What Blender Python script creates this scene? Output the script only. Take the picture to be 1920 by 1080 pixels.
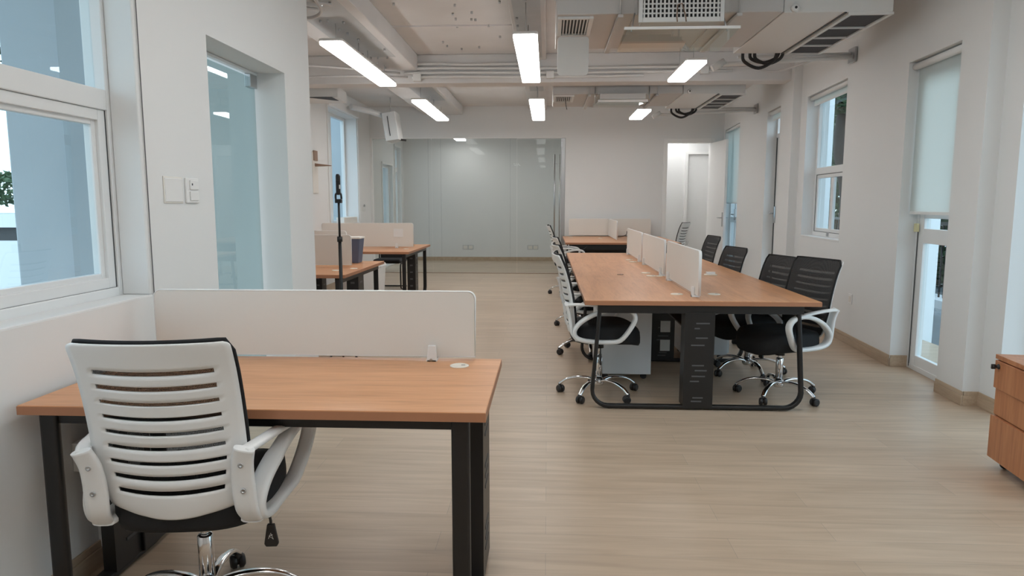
import bpy, bmesh, math, random
from mathutils import Vector, Matrix
random.seed(7)
for o in list(bpy.data.objects): bpy.data.objects.remove(o)
C = bpy.context.scene.collection
S = bpy.context.scene
PI = math.pi

# ------------------------------------------------------------ camera, world, exposure
F = 1290.0; EYE = 1.409
pitch = math.atan(159 / F); yaw = math.atan(67 * math.cos(pitch) / F)
cd = bpy.data.cameras.new('camera'); cam = bpy.data.objects.new('camera', cd); C.objects.link(cam)
cd.sensor_width = 36.0; cd.sensor_fit = 'HORIZONTAL'; cd.lens = F * 36.0 / 1920.0
cd.clip_start = 0.05; cd.clip_end = 200
cam.location = (0, 0, EYE); cam.rotation_euler = (PI / 2 - pitch, 0, yaw)
S.camera = cam
S.view_settings.view_transform = 'Standard'; S.view_settings.look = 'None'
S.view_settings.gamma = 1; S.view_settings.use_curve_mapping = False
S.view_settings.exposure = 0.12
w = bpy.data.worlds.new('world'); S.world = w; w.use_nodes = True
nt = w.node_tree; bg = nt.nodes['Background']
tc = nt.nodes.new('ShaderNodeTexCoord'); sep = nt.nodes.new('ShaderNodeSeparateXYZ'); rmp = nt.nodes.new('ShaderNodeValToRGB')
nt.links.new(tc.outputs['Generated'], sep.inputs[0]); nt.links.new(sep.outputs['Z'], rmp.inputs[0]); nt.links.new(rmp.outputs[0], bg.inputs[0])
rmp.color_ramp.elements[0].position = 0.0; rmp.color_ramp.elements[0].color = (0.70, 0.86, 0.92, 1)
rmp.color_ramp.elements[1].position = 0.6; rmp.color_ramp.elements[1].color = (0.66, 0.84, 1.0, 1)
bg.inputs[1].default_value = 2.4
LAMP = 10.5        # strength of the ceiling lamp diffusers

# ------------------------------------------------------------ materials
def mat(name, col, rough=0.6, metal=0.0, spec=0.5, noise=0.0, scale=8.0, bump=0.0, stretch=(1, 1, 1), emit=None, estr=0, coat=0):
    m = bpy.data.materials.new(name); m.use_nodes = True
    n = m.node_tree.nodes; l = m.node_tree.links; b = n['Principled BSDF']
    b.inputs['Roughness'].default_value = rough; b.inputs['Metallic'].default_value = metal
    b.inputs['Specular IOR Level'].default_value = spec; b.inputs['Coat Weight'].default_value = coat
    t = n.new('ShaderNodeTexCoord'); mp = n.new('ShaderNodeMapping'); mp.inputs['Scale'].default_value = stretch
    nz = n.new('ShaderNodeTexNoise'); nz.inputs['Scale'].default_value = scale; nz.inputs['Detail'].default_value = 5
    l.new(t.outputs['Object'], mp.inputs[0]); l.new(mp.outputs[0], nz.inputs[0])
    mx = n.new('ShaderNodeMix'); mx.data_type = 'RGBA'
    mx.inputs[6].default_value = (*[c * (1 - noise) for c in col], 1); mx.inputs[7].default_value = (*[min(1, c * (1 + noise)) for c in col], 1)
    l.new(nz.outputs['Fac'], mx.inputs[0]); l.new(mx.outputs[2], b.inputs['Base Color'])
    if bump:
        bp = n.new('ShaderNodeBump'); bp.inputs['Strength'].default_value = bump; bp.inputs['Distance'].default_value = 0.01
        l.new(nz.outputs['Fac'], bp.inputs['Height']); l.new(bp.outputs[0], b.inputs['Normal'])
    if emit: b.inputs['Emission Color'].default_value = (*emit, 1); b.inputs['Emission Strength'].default_value = estr
    return m

def wood(name, c1, c2, c3, scale=1.0, rough=0.35, axis='x'):
    m = bpy.data.materials.new(name); m.use_nodes = True
    n = m.node_tree.nodes; l = m.node_tree.links; b = n['Principled BSDF']; b.inputs['Roughness'].default_value = rough
    t = n.new('ShaderNodeTexCoord'); mp = n.new('ShaderNodeMapping')
    mp.inputs['Scale'].default_value = {'x': (.8, 9, 9), 'y': (9, .8, 9), 'z': (9, 9, .8)}[axis]
    l.new(t.outputs['Object'], mp.inputs[0])
    a = n.new('ShaderNodeTexNoise'); a.inputs['Scale'].default_value = 1.6 * scale; a.inputs['Detail'].default_value = 4; a.inputs['Distortion'].default_value = .5
    c = n.new('ShaderNodeTexNoise'); c.inputs['Scale'].default_value = 7 * scale; c.inputs['Detail'].default_value = 8
    l.new(mp.outputs[0], a.inputs[0]); l.new(mp.outputs[0], c.inputs[0])
    r = n.new('ShaderNodeValToRGB'); e = r.color_ramp.elements
    e[0].position = .3; e[0].color = (*c1, 1); e[1].position = .7; e[1].color = (*c3, 1); k = e.new(.5); k.color = (*c2, 1)
    mt = n.new('ShaderNodeMath'); mt.operation = 'MULTIPLY_ADD'; mt.inputs[1].default_value = .45; 
    m2 = n.new('ShaderNodeMath'); m2.operation = 'MULTIPLY'; m2.inputs[1].default_value = .55
    l.new(a.outputs['Fac'], m2.inputs[0]); l.new(c.outputs['Fac'], mt.inputs[0]); l.new(m2.outputs[0], mt.inputs[2])
    l.new(mt.outputs[0], r.inputs[0]); l.new(r.outputs[0], b.inputs['Base Color'])
    return m

def floor_mat():
    m = bpy.data.materials.new('oak_planks'); m.use_nodes = True
    n = m.node_tree.nodes; l = m.node_tree.links; b = n['Principled BSDF']
    t = n.new('ShaderNodeTexCoord')
    br = n.new('ShaderNodeTexBrick'); br.offset = .37; br.inputs['Scale'].default_value = 1
    br.inputs['Brick Width'].default_value = 1.22; br.inputs['Row Height'].default_value = .165
    br.inputs['Mortar Size'].default_value = .0012; br.inputs['Mortar Smooth'].default_value = .3; br.inputs['Bias'].default_value = 0
    br.inputs['Color1'].default_value = (.52, .395, .283, 1); br.inputs['Color2'].default_value = (.58, .448, .327, 1); br.inputs['Mortar'].default_value = (.38, .31, .235, 1)
    l.new(t.outputs['Object'], br.inputs[0])
    mp = n.new('ShaderNodeMapping'); mp.inputs['Scale'].default_value = (1.1, 13, 1); l.new(t.outputs['Object'], mp.inputs[0])
    nz = n.new('ShaderNodeTexNoise'); nz.inputs['Scale'].default_value = 1.5; nz.inputs['Detail'].default_value = 7; nz.inputs['Distortion'].default_value = .8
    l.new(mp.outputs[0], nz.inputs[0])
    r = n.new('ShaderNodeValToRGB'); r.color_ramp.elements[0].position = .3; r.color_ramp.elements[0].color = (.80, .78, .76, 1)
    r.color_ramp.elements[1].position = .65; r.color_ramp.elements[1].color = (1, 1, 1, 1)
    l.new(nz.outputs['Fac'], r.inputs[0])
    mx = n.new('ShaderNodeMix'); mx.data_type = 'RGBA'; mx.blend_type = 'MULTIPLY'; mx.inputs[0].default_value = 1
    l.new(br.outputs['Color'], mx.inputs[6]); l.new(r.outputs[0], mx.inputs[7]); l.new(mx.outputs[2], b.inputs['Base Color'])
    b.inputs['Roughness'].default_value = .38; b.inputs['Specular IOR Level'].default_value = .5
    return m

def glass(name, tint=(.93, .97, .97), rough=0.0, boost=1.0, see=None):
    m = bpy.data.materials.new(name); m.use_nodes = True
    n = m.node_tree.nodes; l = m.node_tree.links; n.remove(n['Principled BSDF'])
    tr = n.new('ShaderNodeBsdfTransparent'); tr.inputs[0].default_value = (*tint, 1)
    gl = n.new('ShaderNodeBsdfGlossy'); gl.inputs['Roughness'].default_value = rough; gl.inputs[0].default_value = (.95, 1, 1, 1)
    fr = n.new('ShaderNodeFresnel'); fr.inputs[0].default_value = 1.45
    mt = n.new('ShaderNodeMath'); mt.operation = 'MULTIPLY'; mt.inputs[1].default_value = boost; mt.use_clamp = True
    mx = n.new('ShaderNodeMixShader'); l.new(fr.outputs[0], mt.inputs[0])
    ge = n.new('ShaderNodeNewGeometry'); fb = n.new('ShaderNodeMath'); fb.operation = 'SUBTRACT'; fb.inputs[0].default_value = 1; l.new(ge.outputs['Backfacing'], fb.inputs[1])
    m2 = n.new('ShaderNodeMath'); m2.operation = 'MULTIPLY'; l.new(mt.outputs[0], m2.inputs[0]); l.new(fb.outputs[0], m2.inputs[1]); l.new(m2.outputs[0], mx.inputs[0])
    l.new(tr.outputs[0], mx.inputs[1]); l.new(gl.outputs[0], mx.inputs[2]); l.new(mx.outputs[0], n['Material Output'].inputs[0])
    return m

def mesh_mat():
    m = bpy.data.materials.new('black_mesh'); m.use_nodes = True
    n = m.node_tree.nodes; l = m.node_tree.links; b = n['Principled BSDF']
    b.inputs['Base Color'].default_value = (.012, .012, .013, 1); b.inputs['Roughness'].default_value = .75
    t = n.new('ShaderNodeTexCoord'); mp = n.new('ShaderNodeMapping'); mp.inputs['Rotation'].default_value = (0, PI / 4, 0)
    ck = n.new('ShaderNodeTexChecker'); ck.inputs['Scale'].default_value = 330
    ck.inputs[1].default_value = (1, 1, 1, 1); ck.inputs[2].default_value = (.74, .74, .74, 1)
    l.new(t.outputs['Object'], mp.inputs[0]); l.new(mp.outputs[0], ck.inputs[0]); l.new(ck.outputs['Color'], b.inputs['Alpha'])
    return m

def blind_mat():
    m = mat('roller_blind_fabric', (.74, .78, .78), .7, noise=.01); n = m.node_tree.nodes; l = m.node_tree.links
    t = n.new('ShaderNodeBsdfTranslucent'); t.inputs[0].default_value = (.90, .90, .86, 1); mx = n.new('ShaderNodeMixShader'); mx.inputs[0].default_value = .6
    l.new(n['Principled BSDF'].outputs[0], mx.inputs[1]); l.new(t.outputs[0], mx.inputs[2]); l.new(mx.outputs[0], n['Material Output'].inputs[0]); return m
M = {
 'wall': mat('white_wall_paint', (.785, .79, .785), .75, noise=.025, scale=1.3),
 'ceil': mat('painted_concrete', (.73, .72, .715), .85, noise=.08, scale=2.2, bump=.35),
 'ceilp': mat('grey_patch_paint', (.56, .58, .59), .8, noise=.08, scale=5),
 'floor': floor_mat(),
 'base': wood('baseboard_oak', (.42, .31, .21), (.50, .38, .27), (.58, .46, .34), 1, .4, 'y'),
 'desk': wood('desk_laminate', (.52, .235, .105), (.67, .33, .158), (.76, .405, .21), 1.0, .33, 'x'),
 'desky': wood('desk_laminate_long', (.52, .235, .105), (.67, .33, .158), (.76, .405, .21), 1.0, .33, 'y'),
 'deskz': wood('cabinet_laminate', (.33, .125, .055), (.46, .19, .085), (.56, .26, .125), 1.0, .4, 'z'),
 'edge': mat('desk_edge_band', (.42, .19, .10), .4, noise=.06, scale=20),
 'black': mat('black_metal', (.012, .011, .011), .38, noise=.1, scale=30),
 'panel': mat('grey_white_board', (.78, .75, .70), .6, noise=.015, scale=3),
 'trimw': mat('white_edge_trim', (.85, .85, .84), .4),
 'plas': mat('white_plastic', (.82, .82, .81), .35, noise=.01, scale=4),
 'fabric': mat('black_seat_fabric', (.010, .010, .011), .85, noise=.25, scale=160, bump=.1),
 'mesh': mesh_mat(),
 'chrome': mat('chrome', (.78, .78, .79), .12, 1.0),
 'steel': mat('brushed_steel', (.50, .51, .52), .3, 1.0),
 'rubber': mat('black_rubber', (.018, .016, .016), .45),
 'glassw': glass('window_glass', (.90, .95, .97), boost=1.0),
 'glassd': glass('partition_glass', (.925, .94, .935), boost=.28),
 'glassn': glass('tinted_door_glass', (.72, .78, .78), boost=1.0),
 'acryl': glass('clear_acrylic', (.90, .94, .93), boost=1.0),
 'frame': mat('white_aluminium', (.78, .79, .79), .4, noise=.01),
 'gask': mat('dark_gasket', (.05, .055, .06), .5),
 'duct': mat('duct_wrap', (.60, .585, .575), .55, noise=.04, scale=2),
 'ductw': mat('white_duct_part', (.76, .76, .75), .45),
 'dark': mat('dark_grille', (.022, .022, .025), .6),
 'slat': mat('grey_mesh_filter', (.045, .045, .05), .7, noise=.3, scale=90),
 'blind': blind_mat(),
 'blue': mat('blue_grey_plastic', (.10, .125, .20), .5, noise=.1, scale=6),
 'white2': mat('white_steel_cabinet', (.72, .73, .74), .45),
 'leaf': mat('leaf_green', (.035, .085, .03), .55, noise=.6, scale=3),
 'bark': mat('dark_bark', (.03, .026, .022), .9, noise=.4, scale=12, bump=.4),
 'tile': mat('wet_grey_paving', (.24, .26, .27), .22, noise=.2, scale=2),
 'ext': mat('exterior_render', (.45, .50, .54), .85, noise=.03, scale=2),
 'extw': mat('exterior_white_paint', (.85, .87, .88), .8, noise=.02, scale=2),
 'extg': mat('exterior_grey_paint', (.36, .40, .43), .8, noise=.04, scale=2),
 'brown': mat('brown_plastic', (.30, .19, .13), .5),
 'slotc': mat('slot_edge_grey', (.10, .10, .105), .4),
 'cream': mat('cream_plastic', (.88, .82, .72), .4),
 'yel': mat('yellowed_tape', (.70, .66, .40), .6),
 'lamp': mat('led_diffuser', (.9, .9, .9), .5, emit=(1.0, .995, .98), estr=LAMP),
}
# faint alternate mesh transparency is read as alpha
for k in ('mesh',): M[k].surface_render_method = 'DITHERED'

# ------------------------------------------------------------ geometry helpers
class MB:
    def __init__(s, T=None): s.bm = bmesh.new(); s.T = T or Matrix(); s.mi = 0
    def v(s, p): return s.bm.verts.new(s.T @ Vector(p))
    def f(s, vs, smooth=False):
        try: fc = s.bm.faces.new(vs); fc.smooth = smooth; fc.material_index = s.mi
        except ValueError: pass
    def box(s, x0, x1, y0, y1, z0, z1, T=None):
        T = T or Matrix()
        p = [s.v(T @ Vector((x, y, z))) for x in (x0, x1) for y in (y0, y1) for z in (z0, z1)]
        for q in ((0, 1, 3, 2), (4, 6, 7, 5), (0, 4, 5, 1), (2, 3, 7, 6), (0, 2, 6, 4), (1, 5, 7, 3)): s.f([p[i] for i in q])
        return s
    def ring_loft(s, rings, cap=True, closed=False, smooth=True):
        vs = [[s.v(p) for p in r] for r in rings]; n = len(vs[0]); m = len(vs)
        for i in range(m if closed else m - 1):
            a, b = vs[i], vs[(i + 1) % m]
            for j in range(n): s.f([a[j], a[(j + 1) % n], b[(j + 1) % n], b[j]], smooth)
        if cap and not closed: s.f(vs[0][::-1]); s.f(vs[-1])
        return s
    def tube(s, pts, r, n=10, cap=True, closed=False):
        pts = [Vector(p) for p in pts]; rs = r if isinstance(r, (list, tuple)) else [r] * len(pts); rings = []; m = len(pts); up = None
        for i, p in enumerate(pts):
            a = pts[(i - 1) % m] if (closed or i > 0) else p; b = pts[(i + 1) % m] if (closed or i < m - 1) else p
            d = (b - a).normalized()
            if up is None: up = Vector((0, 0, 1)) if abs(d.z) < .9 else Vector((0, 1, 0))
            x = d.cross(up).normalized(); u = x.cross(d).normalized(); up = u
            rings.append([p + (x * math.cos(t) + u * math.sin(t)) * rs[i] for t in [2 * PI * k / n for k in range(n)]])
        return s.ring_loft(rings, cap, closed)
    def ribbon(s, pts, wa, wb, side, n=12, closed=False, ex=3.0):
        # superellipse section: half-width wa along `side`, half-thickness wb across it
        m = len(pts); pts = [Vector(p) for p in pts]; rings = []
        wa = wa if isinstance(wa, list) else [wa] * m; wb = wb if isinstance(wb, list) else [wb] * m
        for i, p in enumerate(pts):
            a = pts[(i - 1) % m] if (closed or i > 0) else p; b = pts[(i + 1) % m] if (closed or i < m - 1) else p
            d = (b - a).normalized(); sd = Vector(side); sd = (sd - d * sd.dot(d)).normalized(); nn = d.cross(sd)
            r = []
            for k in range(n):
                t = 2 * PI * (k + .5) / n; c, q = math.cos(t), math.sin(t)
                r.append(p + sd * wa[i] * math.copysign(abs(c) ** (2 / ex), c) + nn * wb[i] * math.copysign(abs(q) ** (2 / ex), q))
            rings.append(r)
        return s.ring_loft(rings, True, closed)
    def lathe(s, prof, cx=0, cy=0, n=24, T=None, smooth=True):
        T = T or Matrix(); rings = [[T @ Vector((cx + r * math.cos(2 * PI * k / n), cy + r * math.sin(2 * PI * k / n), z)) for k in range(n)] for r, z in prof]
        return s.ring_loft(rings, True, False, smooth)
    def prism(s, outline, axis, a, b):
        # outline of 2-d points extruded along axis between a and b
        def P(u, v_, w_): return {'x': (w_, u, v_), 'y': (u, w_, v_), 'z': (u, v_, w_)}[axis]
        A = [s.v(P(u, v_, a)) for u, v_ in outline]; B = [s.v(P(u, v_, b)) for u, v_ in outline]; n = len(A)
        s.f(A[::-1]); s.f(B)
        for i in range(n): s.f([A[i], A[(i + 1) % n], B[(i + 1) % n], B[i]])
        return s
    def build(s, name, m, parent=None, bevel=0, seg=2, solid=0, sub=0, loc=None):
        bmesh.ops.recalc_face_normals(s.bm, faces=s.bm.faces[:])
        me = bpy.data.meshes.new(name); s.bm.to_mesh(me); s.bm.free()
        for k in (m if isinstance(m, (list, tuple)) else [m]): me.materials.append(M[k])
        o = bpy.data.objects.new(name, me); C.objects.link(o)
        if parent: o.parent = parent
        if loc: o.location = loc
        if solid: q = o.modifiers.new('solid', 'SOLIDIFY'); q.thickness = solid; q.offset = 0
        if sub: q = o.modifiers.new('sub', 'SUBSURF'); q.levels = sub; q.render_levels = sub
        if bevel: q = o.modifiers.new('bevel', 'BEVEL'); q.width = bevel; q.segments = seg; q.limit_method = 'ANGLE'
        return o

def rrect(w, h, r, cx=0, cy=0, n=5, corners=(1, 1, 1, 1)):
    out = []
    for (sx, sy, a0), on in zip(((1, -1, -PI / 2), (1, 1, 0), (-1, 1, PI / 2), (-1, -1, PI)), corners):
        px, py = cx + sx * w / 2, cy + sy * h / 2
        if not on: out.append((px, py)); continue
        ox, oy = px - sx * r, py - sy * r
        for k in range(n + 1): t = a0 + PI / 2 * k / n; out.append((ox + r * math.cos(t), oy + r * math.sin(t)))
    return out
def smooth(pts, n=5, closed=False):
    P = [Vector(p) for p in pts]; m = len(P); out = []
    for i in range(m if closed else m - 1):
        g = (lambda k: P[k % m]) if closed else (lambda k: P[max(0, min(m - 1, k))])
        a, b, c, d = g(i - 1), g(i), g(i + 1), g(i + 2)
        for k in range(n):
            t = k / n; out.append(.5 * ((2 * b) + (c - a) * t + (2 * a - 5 * b + 4 * c - d) * t * t + (3 * b - a - 3 * c + d) * t ** 3))
    if not closed: out.append(P[-1])
    return out
def tag(o, label=None, cat=None, group=None, kind=None):
    if label: o['label'] = label
    if cat: o['category'] = cat
    if group: o['group'] = group
    if kind: o['kind'] = kind
    return o
def empty(name, loc=(0, 0, 0), rz=0, label=None, cat=None, group=None, kind=None):
    o = bpy.data.objects.new(name, None); C.objects.link(o); o.location = loc; o.rotation_euler = (0, 0, rz); o.empty_display_size = .1
    return tag(o, label, cat, group, kind)
def copy_thing(root, loc, rz, label, group=None):
    r = root.copy(); C.objects.link(r); r.location = loc; r.rotation_euler = (0, 0, rz); r['label'] = label
    if group: r['group'] = group
    for ch in list(root.children):
        c = ch.copy(); C.objects.link(c); c.parent = r
        for g in list(ch.children):
            d = g.copy(); C.objects.link(d); d.parent = c
    return r
def struct(o): o['kind'] = 'structure'; return o
def wall(name, T, s0, s1, z0, z1, n0, n1, holes, m='wall'):
    """wall in local axes: s along, n through, z up; holes = (s0,s1,z0,z1)"""
    b = MB(T); ss = sorted({s0, s1, *[h[0] for h in holes], *[h[1] for h in holes]}); ss = [s for s in ss if s0 <= s <= s1]
    for i in range(len(ss) - 1):
        mid = (ss[i] + ss[i + 1]) / 2; hs = sorted([(h[2], h[3]) for h in holes if h[0] < mid < h[1]]); z = z0
        for a, c in hs:
            if a > z: b.box(ss[i], ss[i + 1], n0, n1, z, a)
            z = c
        if z < z1: b.box(ss[i], ss[i + 1], n0, n1, z, z1)
    bmesh.ops.remove_doubles(b.bm, verts=b.bm.verts[:], dist=1e-5)
    return struct(b.build(name, m))

I4 = Matrix()
TL = Matrix(((0, 1, 0, 0), (1, 0, 0, 0), (0, 0, 1, 0), (0, 0, 0, 1)))        # s -> Y, n -> X
k_ = .055; L_ = math.hypot(k_, 1)
TR = Matrix(((k_ / L_, -1 / L_, 0, 2.92), (1 / L_, k_ / L_, 0, 5.0), (0, 0, 1, 0), (0, 0, 0, 1)))   # right wall: s along, n inward
ZC = 3.3; YB = 13.8

# ------------------------------------------------------------ shell
struct(MB().box(-3.9, 3.9, -3.2, 17.2, -.12, 0).build('floor', 'floor'))
struct(MB().box(-3.9, 3.9, -3.2, 17.2, ZC, ZC + .15).build('ceiling', 'ceil'))
wall('wall_left', TL, -3, 5.1, 0, ZC, -1.97, -1.75, [(.6, 2.95, 1.0, 2.95), (3.56, 4.62, 0, 2.265)])
wall('wall_return', I4, -3.85, -1.97, 0, ZC, 5.0, 5.1, [])
wall('wall_far_left', TL, 5.1, 17.05, 0, ZC, -3.85, -3.55, [(11.15, 12.85, 1.05, 2.96), (14.75, 15.7, 0, 2.25), (16.0, 16.62, 0, 2.72)])
wall('wall_back', I4, -3.55, 3.55, 0, ZC, YB, YB + .12, [(-3.545, .34, 0, 2.70), (2.31, 3.17, 0, 2.58)])
wall('wall_meeting_room_back', I4, -3.55, 3.9, 0, ZC, 16.95, 17.05, [])
wall('wall_meeting_room_right', TL, YB + .12, 16.95, 0, ZC, .6, .7, [])
wall('wall_corridor_right', TL, YB + .12, 16.95, 0, ZC, 3.55, 3.65, [])
wall('wall_corridor_partition', I4, .7, 3.55, 0, ZC, 15.2, 15.3, [])
wall('wall_behind_camera', I4, -1.97, 3.3, 0, ZC, -3.1, -3.0, [])
DH = 2.56
wall('wall_right', TR, -.14, 8.83, 0, ZC, -.26, 0, [(.22, 1.03, 0, DH), (2.40, 3.69, 1.02, 2.68), (4.80, 5.55, 0, 2.74), (7.40, 8.66, 0, 2.80)])
wall('wall_right_near', TR, -8.0, -.14, 0, ZC, -.36, -.11, [(-3.4, -.36, .02, 2.5)])
struct(MB(TR).box(3.93, 4.48, 0, .10, 0, ZC).build('trim_right_column', 'wall'))

# baseboards (profiled)
def baseboard(name, T, runs, h=.10):
    b = MB(T)
    for (s0, s1, n0, n1) in runs:
        b.box(s0, s1, n0, n1, 0, h * .72); 
        b.box(s0, s1, n0 if n1 > n0 + .03 else n0, n1 - .005, h * .72, h)
    return struct(b.build(name, 'base', bevel=.002))
baseboard('baseboard_right', TR, [(1.03, 3.93, 0, .014), (4.48, 4.8, 0, .014), (5.55, 7.4, 0, .014), (-.154, .22, 0, .014)])
baseboard('baseboard_right_near', TR, [(-.36, -.14, -.11, -.096), (-.154, -.14, -.11, .0)])
baseboard('baseboard_right_jamb', TR, [(1.016, 1.03, -.14, 0), (.22, .234, -.14, 0)])
baseboard('baseboard_meeting_room', I4, [(-3.55, .6, 16.936, 16.95)], .09)
baseboard('baseboard_left', TL, [(-3, 3.56, -1.75, -1.736), (4.62, 5.1, -1.75, -1.736)])
baseboard('baseboard_far_left', TL, [(5.1, 13.8, -3.55, -3.536)])
baseboard('baseboard_back', I4, [(.34, 2.2, YB - .014, YB)], .09)
# dark seam line at the foot of the glass partition
struct(MB().box(-3.545, .30, YB + .02, YB + .05, 0, .008).build('trim_partition_track', 'brown'))

# ceiling beams
bb = MB(); bb.box(-3.55, 3.3, 9.05, 9.35, 2.94, ZC); struct(bb.build('ceiling_cross_beam', 'ceil', bevel=.01))
bb = MB(); bb.box(-2.45, -1.68, 5.1, 9.05, 3.10, ZC); bb.box(-2.45, -1.68, 9.35, YB, 3.14, ZC); struct(bb.build('ceiling_left_beam', 'ceil', bevel=.01))
bb = MB(); bb.box(-.38, -.03, -3, 9.05, 3.22, ZC); bb.box(-.38, -.03, 9.35, YB, 3.22, ZC); struct(bb.build('ceiling_centre_beam', 'ceil', bevel=.01))
bb = MB(); bb.box(-1.68, -.38, 7.6, 7.64, 3.285, ZC); bb.box(-1.68, -.38, 6.2, 6.23, 3.288, ZC); struct(bb.build('ceiling_seams', 'ceil'))

# ------------------------------------------------------------ left window (sliding sash)
def bars(b, s0, s1, z0, z1, wd, n0, n1):
    b.box(s0, s0 + wd, n0, n1, z0, z1); b.box(s1 - wd, s1, n0, n1, z0, z1); b.box(s0 + wd, s1 - wd, n0, n1, z0, z0 + wd); b.box(s0 + wd, s1 - wd, n0, n1, z1 - wd, z1); return b
win = empty('window_1', (-1.9, 1.8, 1.0), kind='structure')
T1 = Matrix.Translation((1.9, -1.8, -1.0))
TLw = T1 @ TL
b = MB(TLw); bars(b, .6, 2.95, 1.0, 2.95, .045, -1.965, -1.875); b.box(.645, 2.905, -1.965, -1.875, 1.80, 1.885); b.build('window_frame', 'frame', win, bevel=.004)
b = MB(TLw); bars(b, 1.5, 2.90, 1.045, 1.80, .045, -1.915, -1.885); bars(b, 1.53, 2.87, 1.07, 1.775, .04, -1.935, -1.9); b.build('window_sash', 'frame', win, bevel=.003)
b = MB(TLw); bars(b, .645, 1.6, 1.045, 1.80, .05, -1.955, -1.935); b.build('window_sash', 'frame', win, bevel=.003)
b = MB(TLw); bars(b, 1.535, 2.905, 1.04, 1.805, .006, -1.9, -1.8845); b.build('gasket', 'gask', win)
b = MB(TLw); b.box(1.56, 2.85, -1.912, -1.907, 1.09, 1.76); b.build('glass_pane', 'glassw', win)
b = MB(TLw); b.box(.69, 1.56, -1.948, -1.943, 1.09, 1.76); b.build('glass_pane', 'glassw', win)
b = MB(TLw); b.box(.645, 2.905, -1.925, -1.92, 1.885, 2.905); b.build('glass_pane', 'glassw', win)
b = MB(TLw); b.box(.6, 2.95, -1.875, -1.752, .985, 1.008); b.build('window_sill', 'wall', win, bevel=.004)
b = MB(TLw); b.box(2.925, 2.95, -1.875, -1.752, 1.008, 2.95); b.build('jamb_moulding', 'wall', win, bevel=.006)
b = MB(TLw); b.box(2.15, 2.19, -1.885, -1.86, 1.012, 1.03); b.build('sash_latch', 'plas', win, bevel=.004)
struct(MB(TL).box(2.952, 2.956, -1.75, -1.7475, 0, ZC).build('trim_left_wall_joint', 'slotc'))

# glass door in the left niche
dr = empty('door_1', (-1.95, 4.1, 0), kind='structure'); Td = Matrix.Translation((1.95, -4.1, 0)) @ TL
MB(Td).box(3.57, 4.59, -1.956, -1.944, .01, 2.225).build('glass_pane', 'glassn', dr)
MB(Td).box(3.56, 4.62, -1.965, -1.935, 2.245, 2.262).build('door_header_rail', 'frame', dr)
MB(Td).box(4.50, 4.60, -1.972, -1.928, 2.16, 2.245).build('patch_hinge', 'steel', dr, bevel=.004)
MB(Td).box(4.50, 4.60, -1.972, -1.928, .005, .09).build('patch_hinge', 'steel', dr, bevel=.004)
# switches on the left wall
sw = empty('switch_plate', (-1.75, 3.15, 1.48), label='blank square white cover plate on left wall beside glass door niche', cat='wall plate')
Ts = Matrix.Translation((1.75, -3.15, -1.48)) @ TL
MB(Ts).box(3.085, 3.235, -1.75, -1.742, 1.415, 1.525).build('cover_plate', 'plas', sw, bevel=.003)
MB(Ts).box(3.078, 3.243, -1.75, -1.7455, 1.408, 1.532).build('mounting_frame', 'panel', sw, bevel=.002)
sw = empty('light_switch', (-1.75, 3.33, 1.46), label='white two button wall switch right of the blank cover plate', cat='switch')
Ts = Matrix.Translation((1.75, -3.33, -1.46)) @ TL
MB(Ts).box(3.265, 3.385, -1.75, -1.740, 1.41, 1.53).build('switch_plate', 'plas', sw, bevel=.003)
MB(Ts).box(3.295, 3.37, -1.740, -1.733, 1.475, 1.520).build('rocker', 'plas', sw, bevel=.002)
MB(Ts).box(3.295, 3.37, -1.740, -1.735, 1.422, 1.466).build('rocker', 'plas', sw, bevel=.002)
MB(Ts).box(3.305, 3.315, -1.734, -1.7322, 1.495, 1.505).build('indicator', 'gask', sw)

# far left window
win = empty('window_2', (-3.8, 12, 1.05), kind='structure'); Tw = Matrix.Translation((3.8, -12, -1.05)) @ TL
b = MB(Tw); bars(b, 11.15, 12.85, 1.05, 2.96, .05, -3.84, -3.77); b.box(11.9, 12.02, -3.84, -3.77, 1.1, 2.91); b.build('window_frame', 'frame', win, bevel=.004)
MB(Tw).box(11.2, 12.8, -3.81, -3.80, 1.1, 2.91).build('glass_pane', 'glassw', win)
MB(Tw).box(11.1, 12.9, -3.549, -3.50, 2.97, 3.10).build('head_box', 'trimw', win, bevel=.005)
b = MB(Tw); [b.box(11.1, 11.13, -3.549, -3.53, 1.0, 2.97), b.box(12.87, 12.90, -3.549, -3.53, 0, 2.97)]; b.build('reveal_trim', 'trimw', win)
tag(MB(TL).box(11.95, 12.78, -3.70, -3.56, 1.051, 1.16).build('storage_box', 'panel', bevel=.006), 'low off-white box lying on sill of far left window', 'box')
# meeting room side windows
for i, (a, c, z) in enumerate(((14.75, 15.7, 2.25), (16.0, 16.62, 2.72))):
    win = empty('window_%d' % (3 + i), (-3.7, (a + c) / 2, 0), kind='structure'); Tw = Matrix.Translation((3.7, -(a + c) / 2, 0)) @ TL
    b = MB(Tw); bars(b, a, c, 0, z, .06, -3.74, -3.62)
    if i: b.box(a + .06, c - .06, -3.74, -3.62, 2.15, 2.25); b.box(a + .25, a + .31, -3.74, -3.62, .06, 2.15)
    b.build('window_frame', 'frame', win)
    MB(Tw).box(a + .06, c - .06, -3.69, -3.68, .06, z - .06).build('glass_pane', 'glassd', win)
    b = MB(Tw); bars(b, a - .04, c + .04, -.0, z + .04, .04, -3.549, -3.53); b.build('casing', 'trimw', win)

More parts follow.
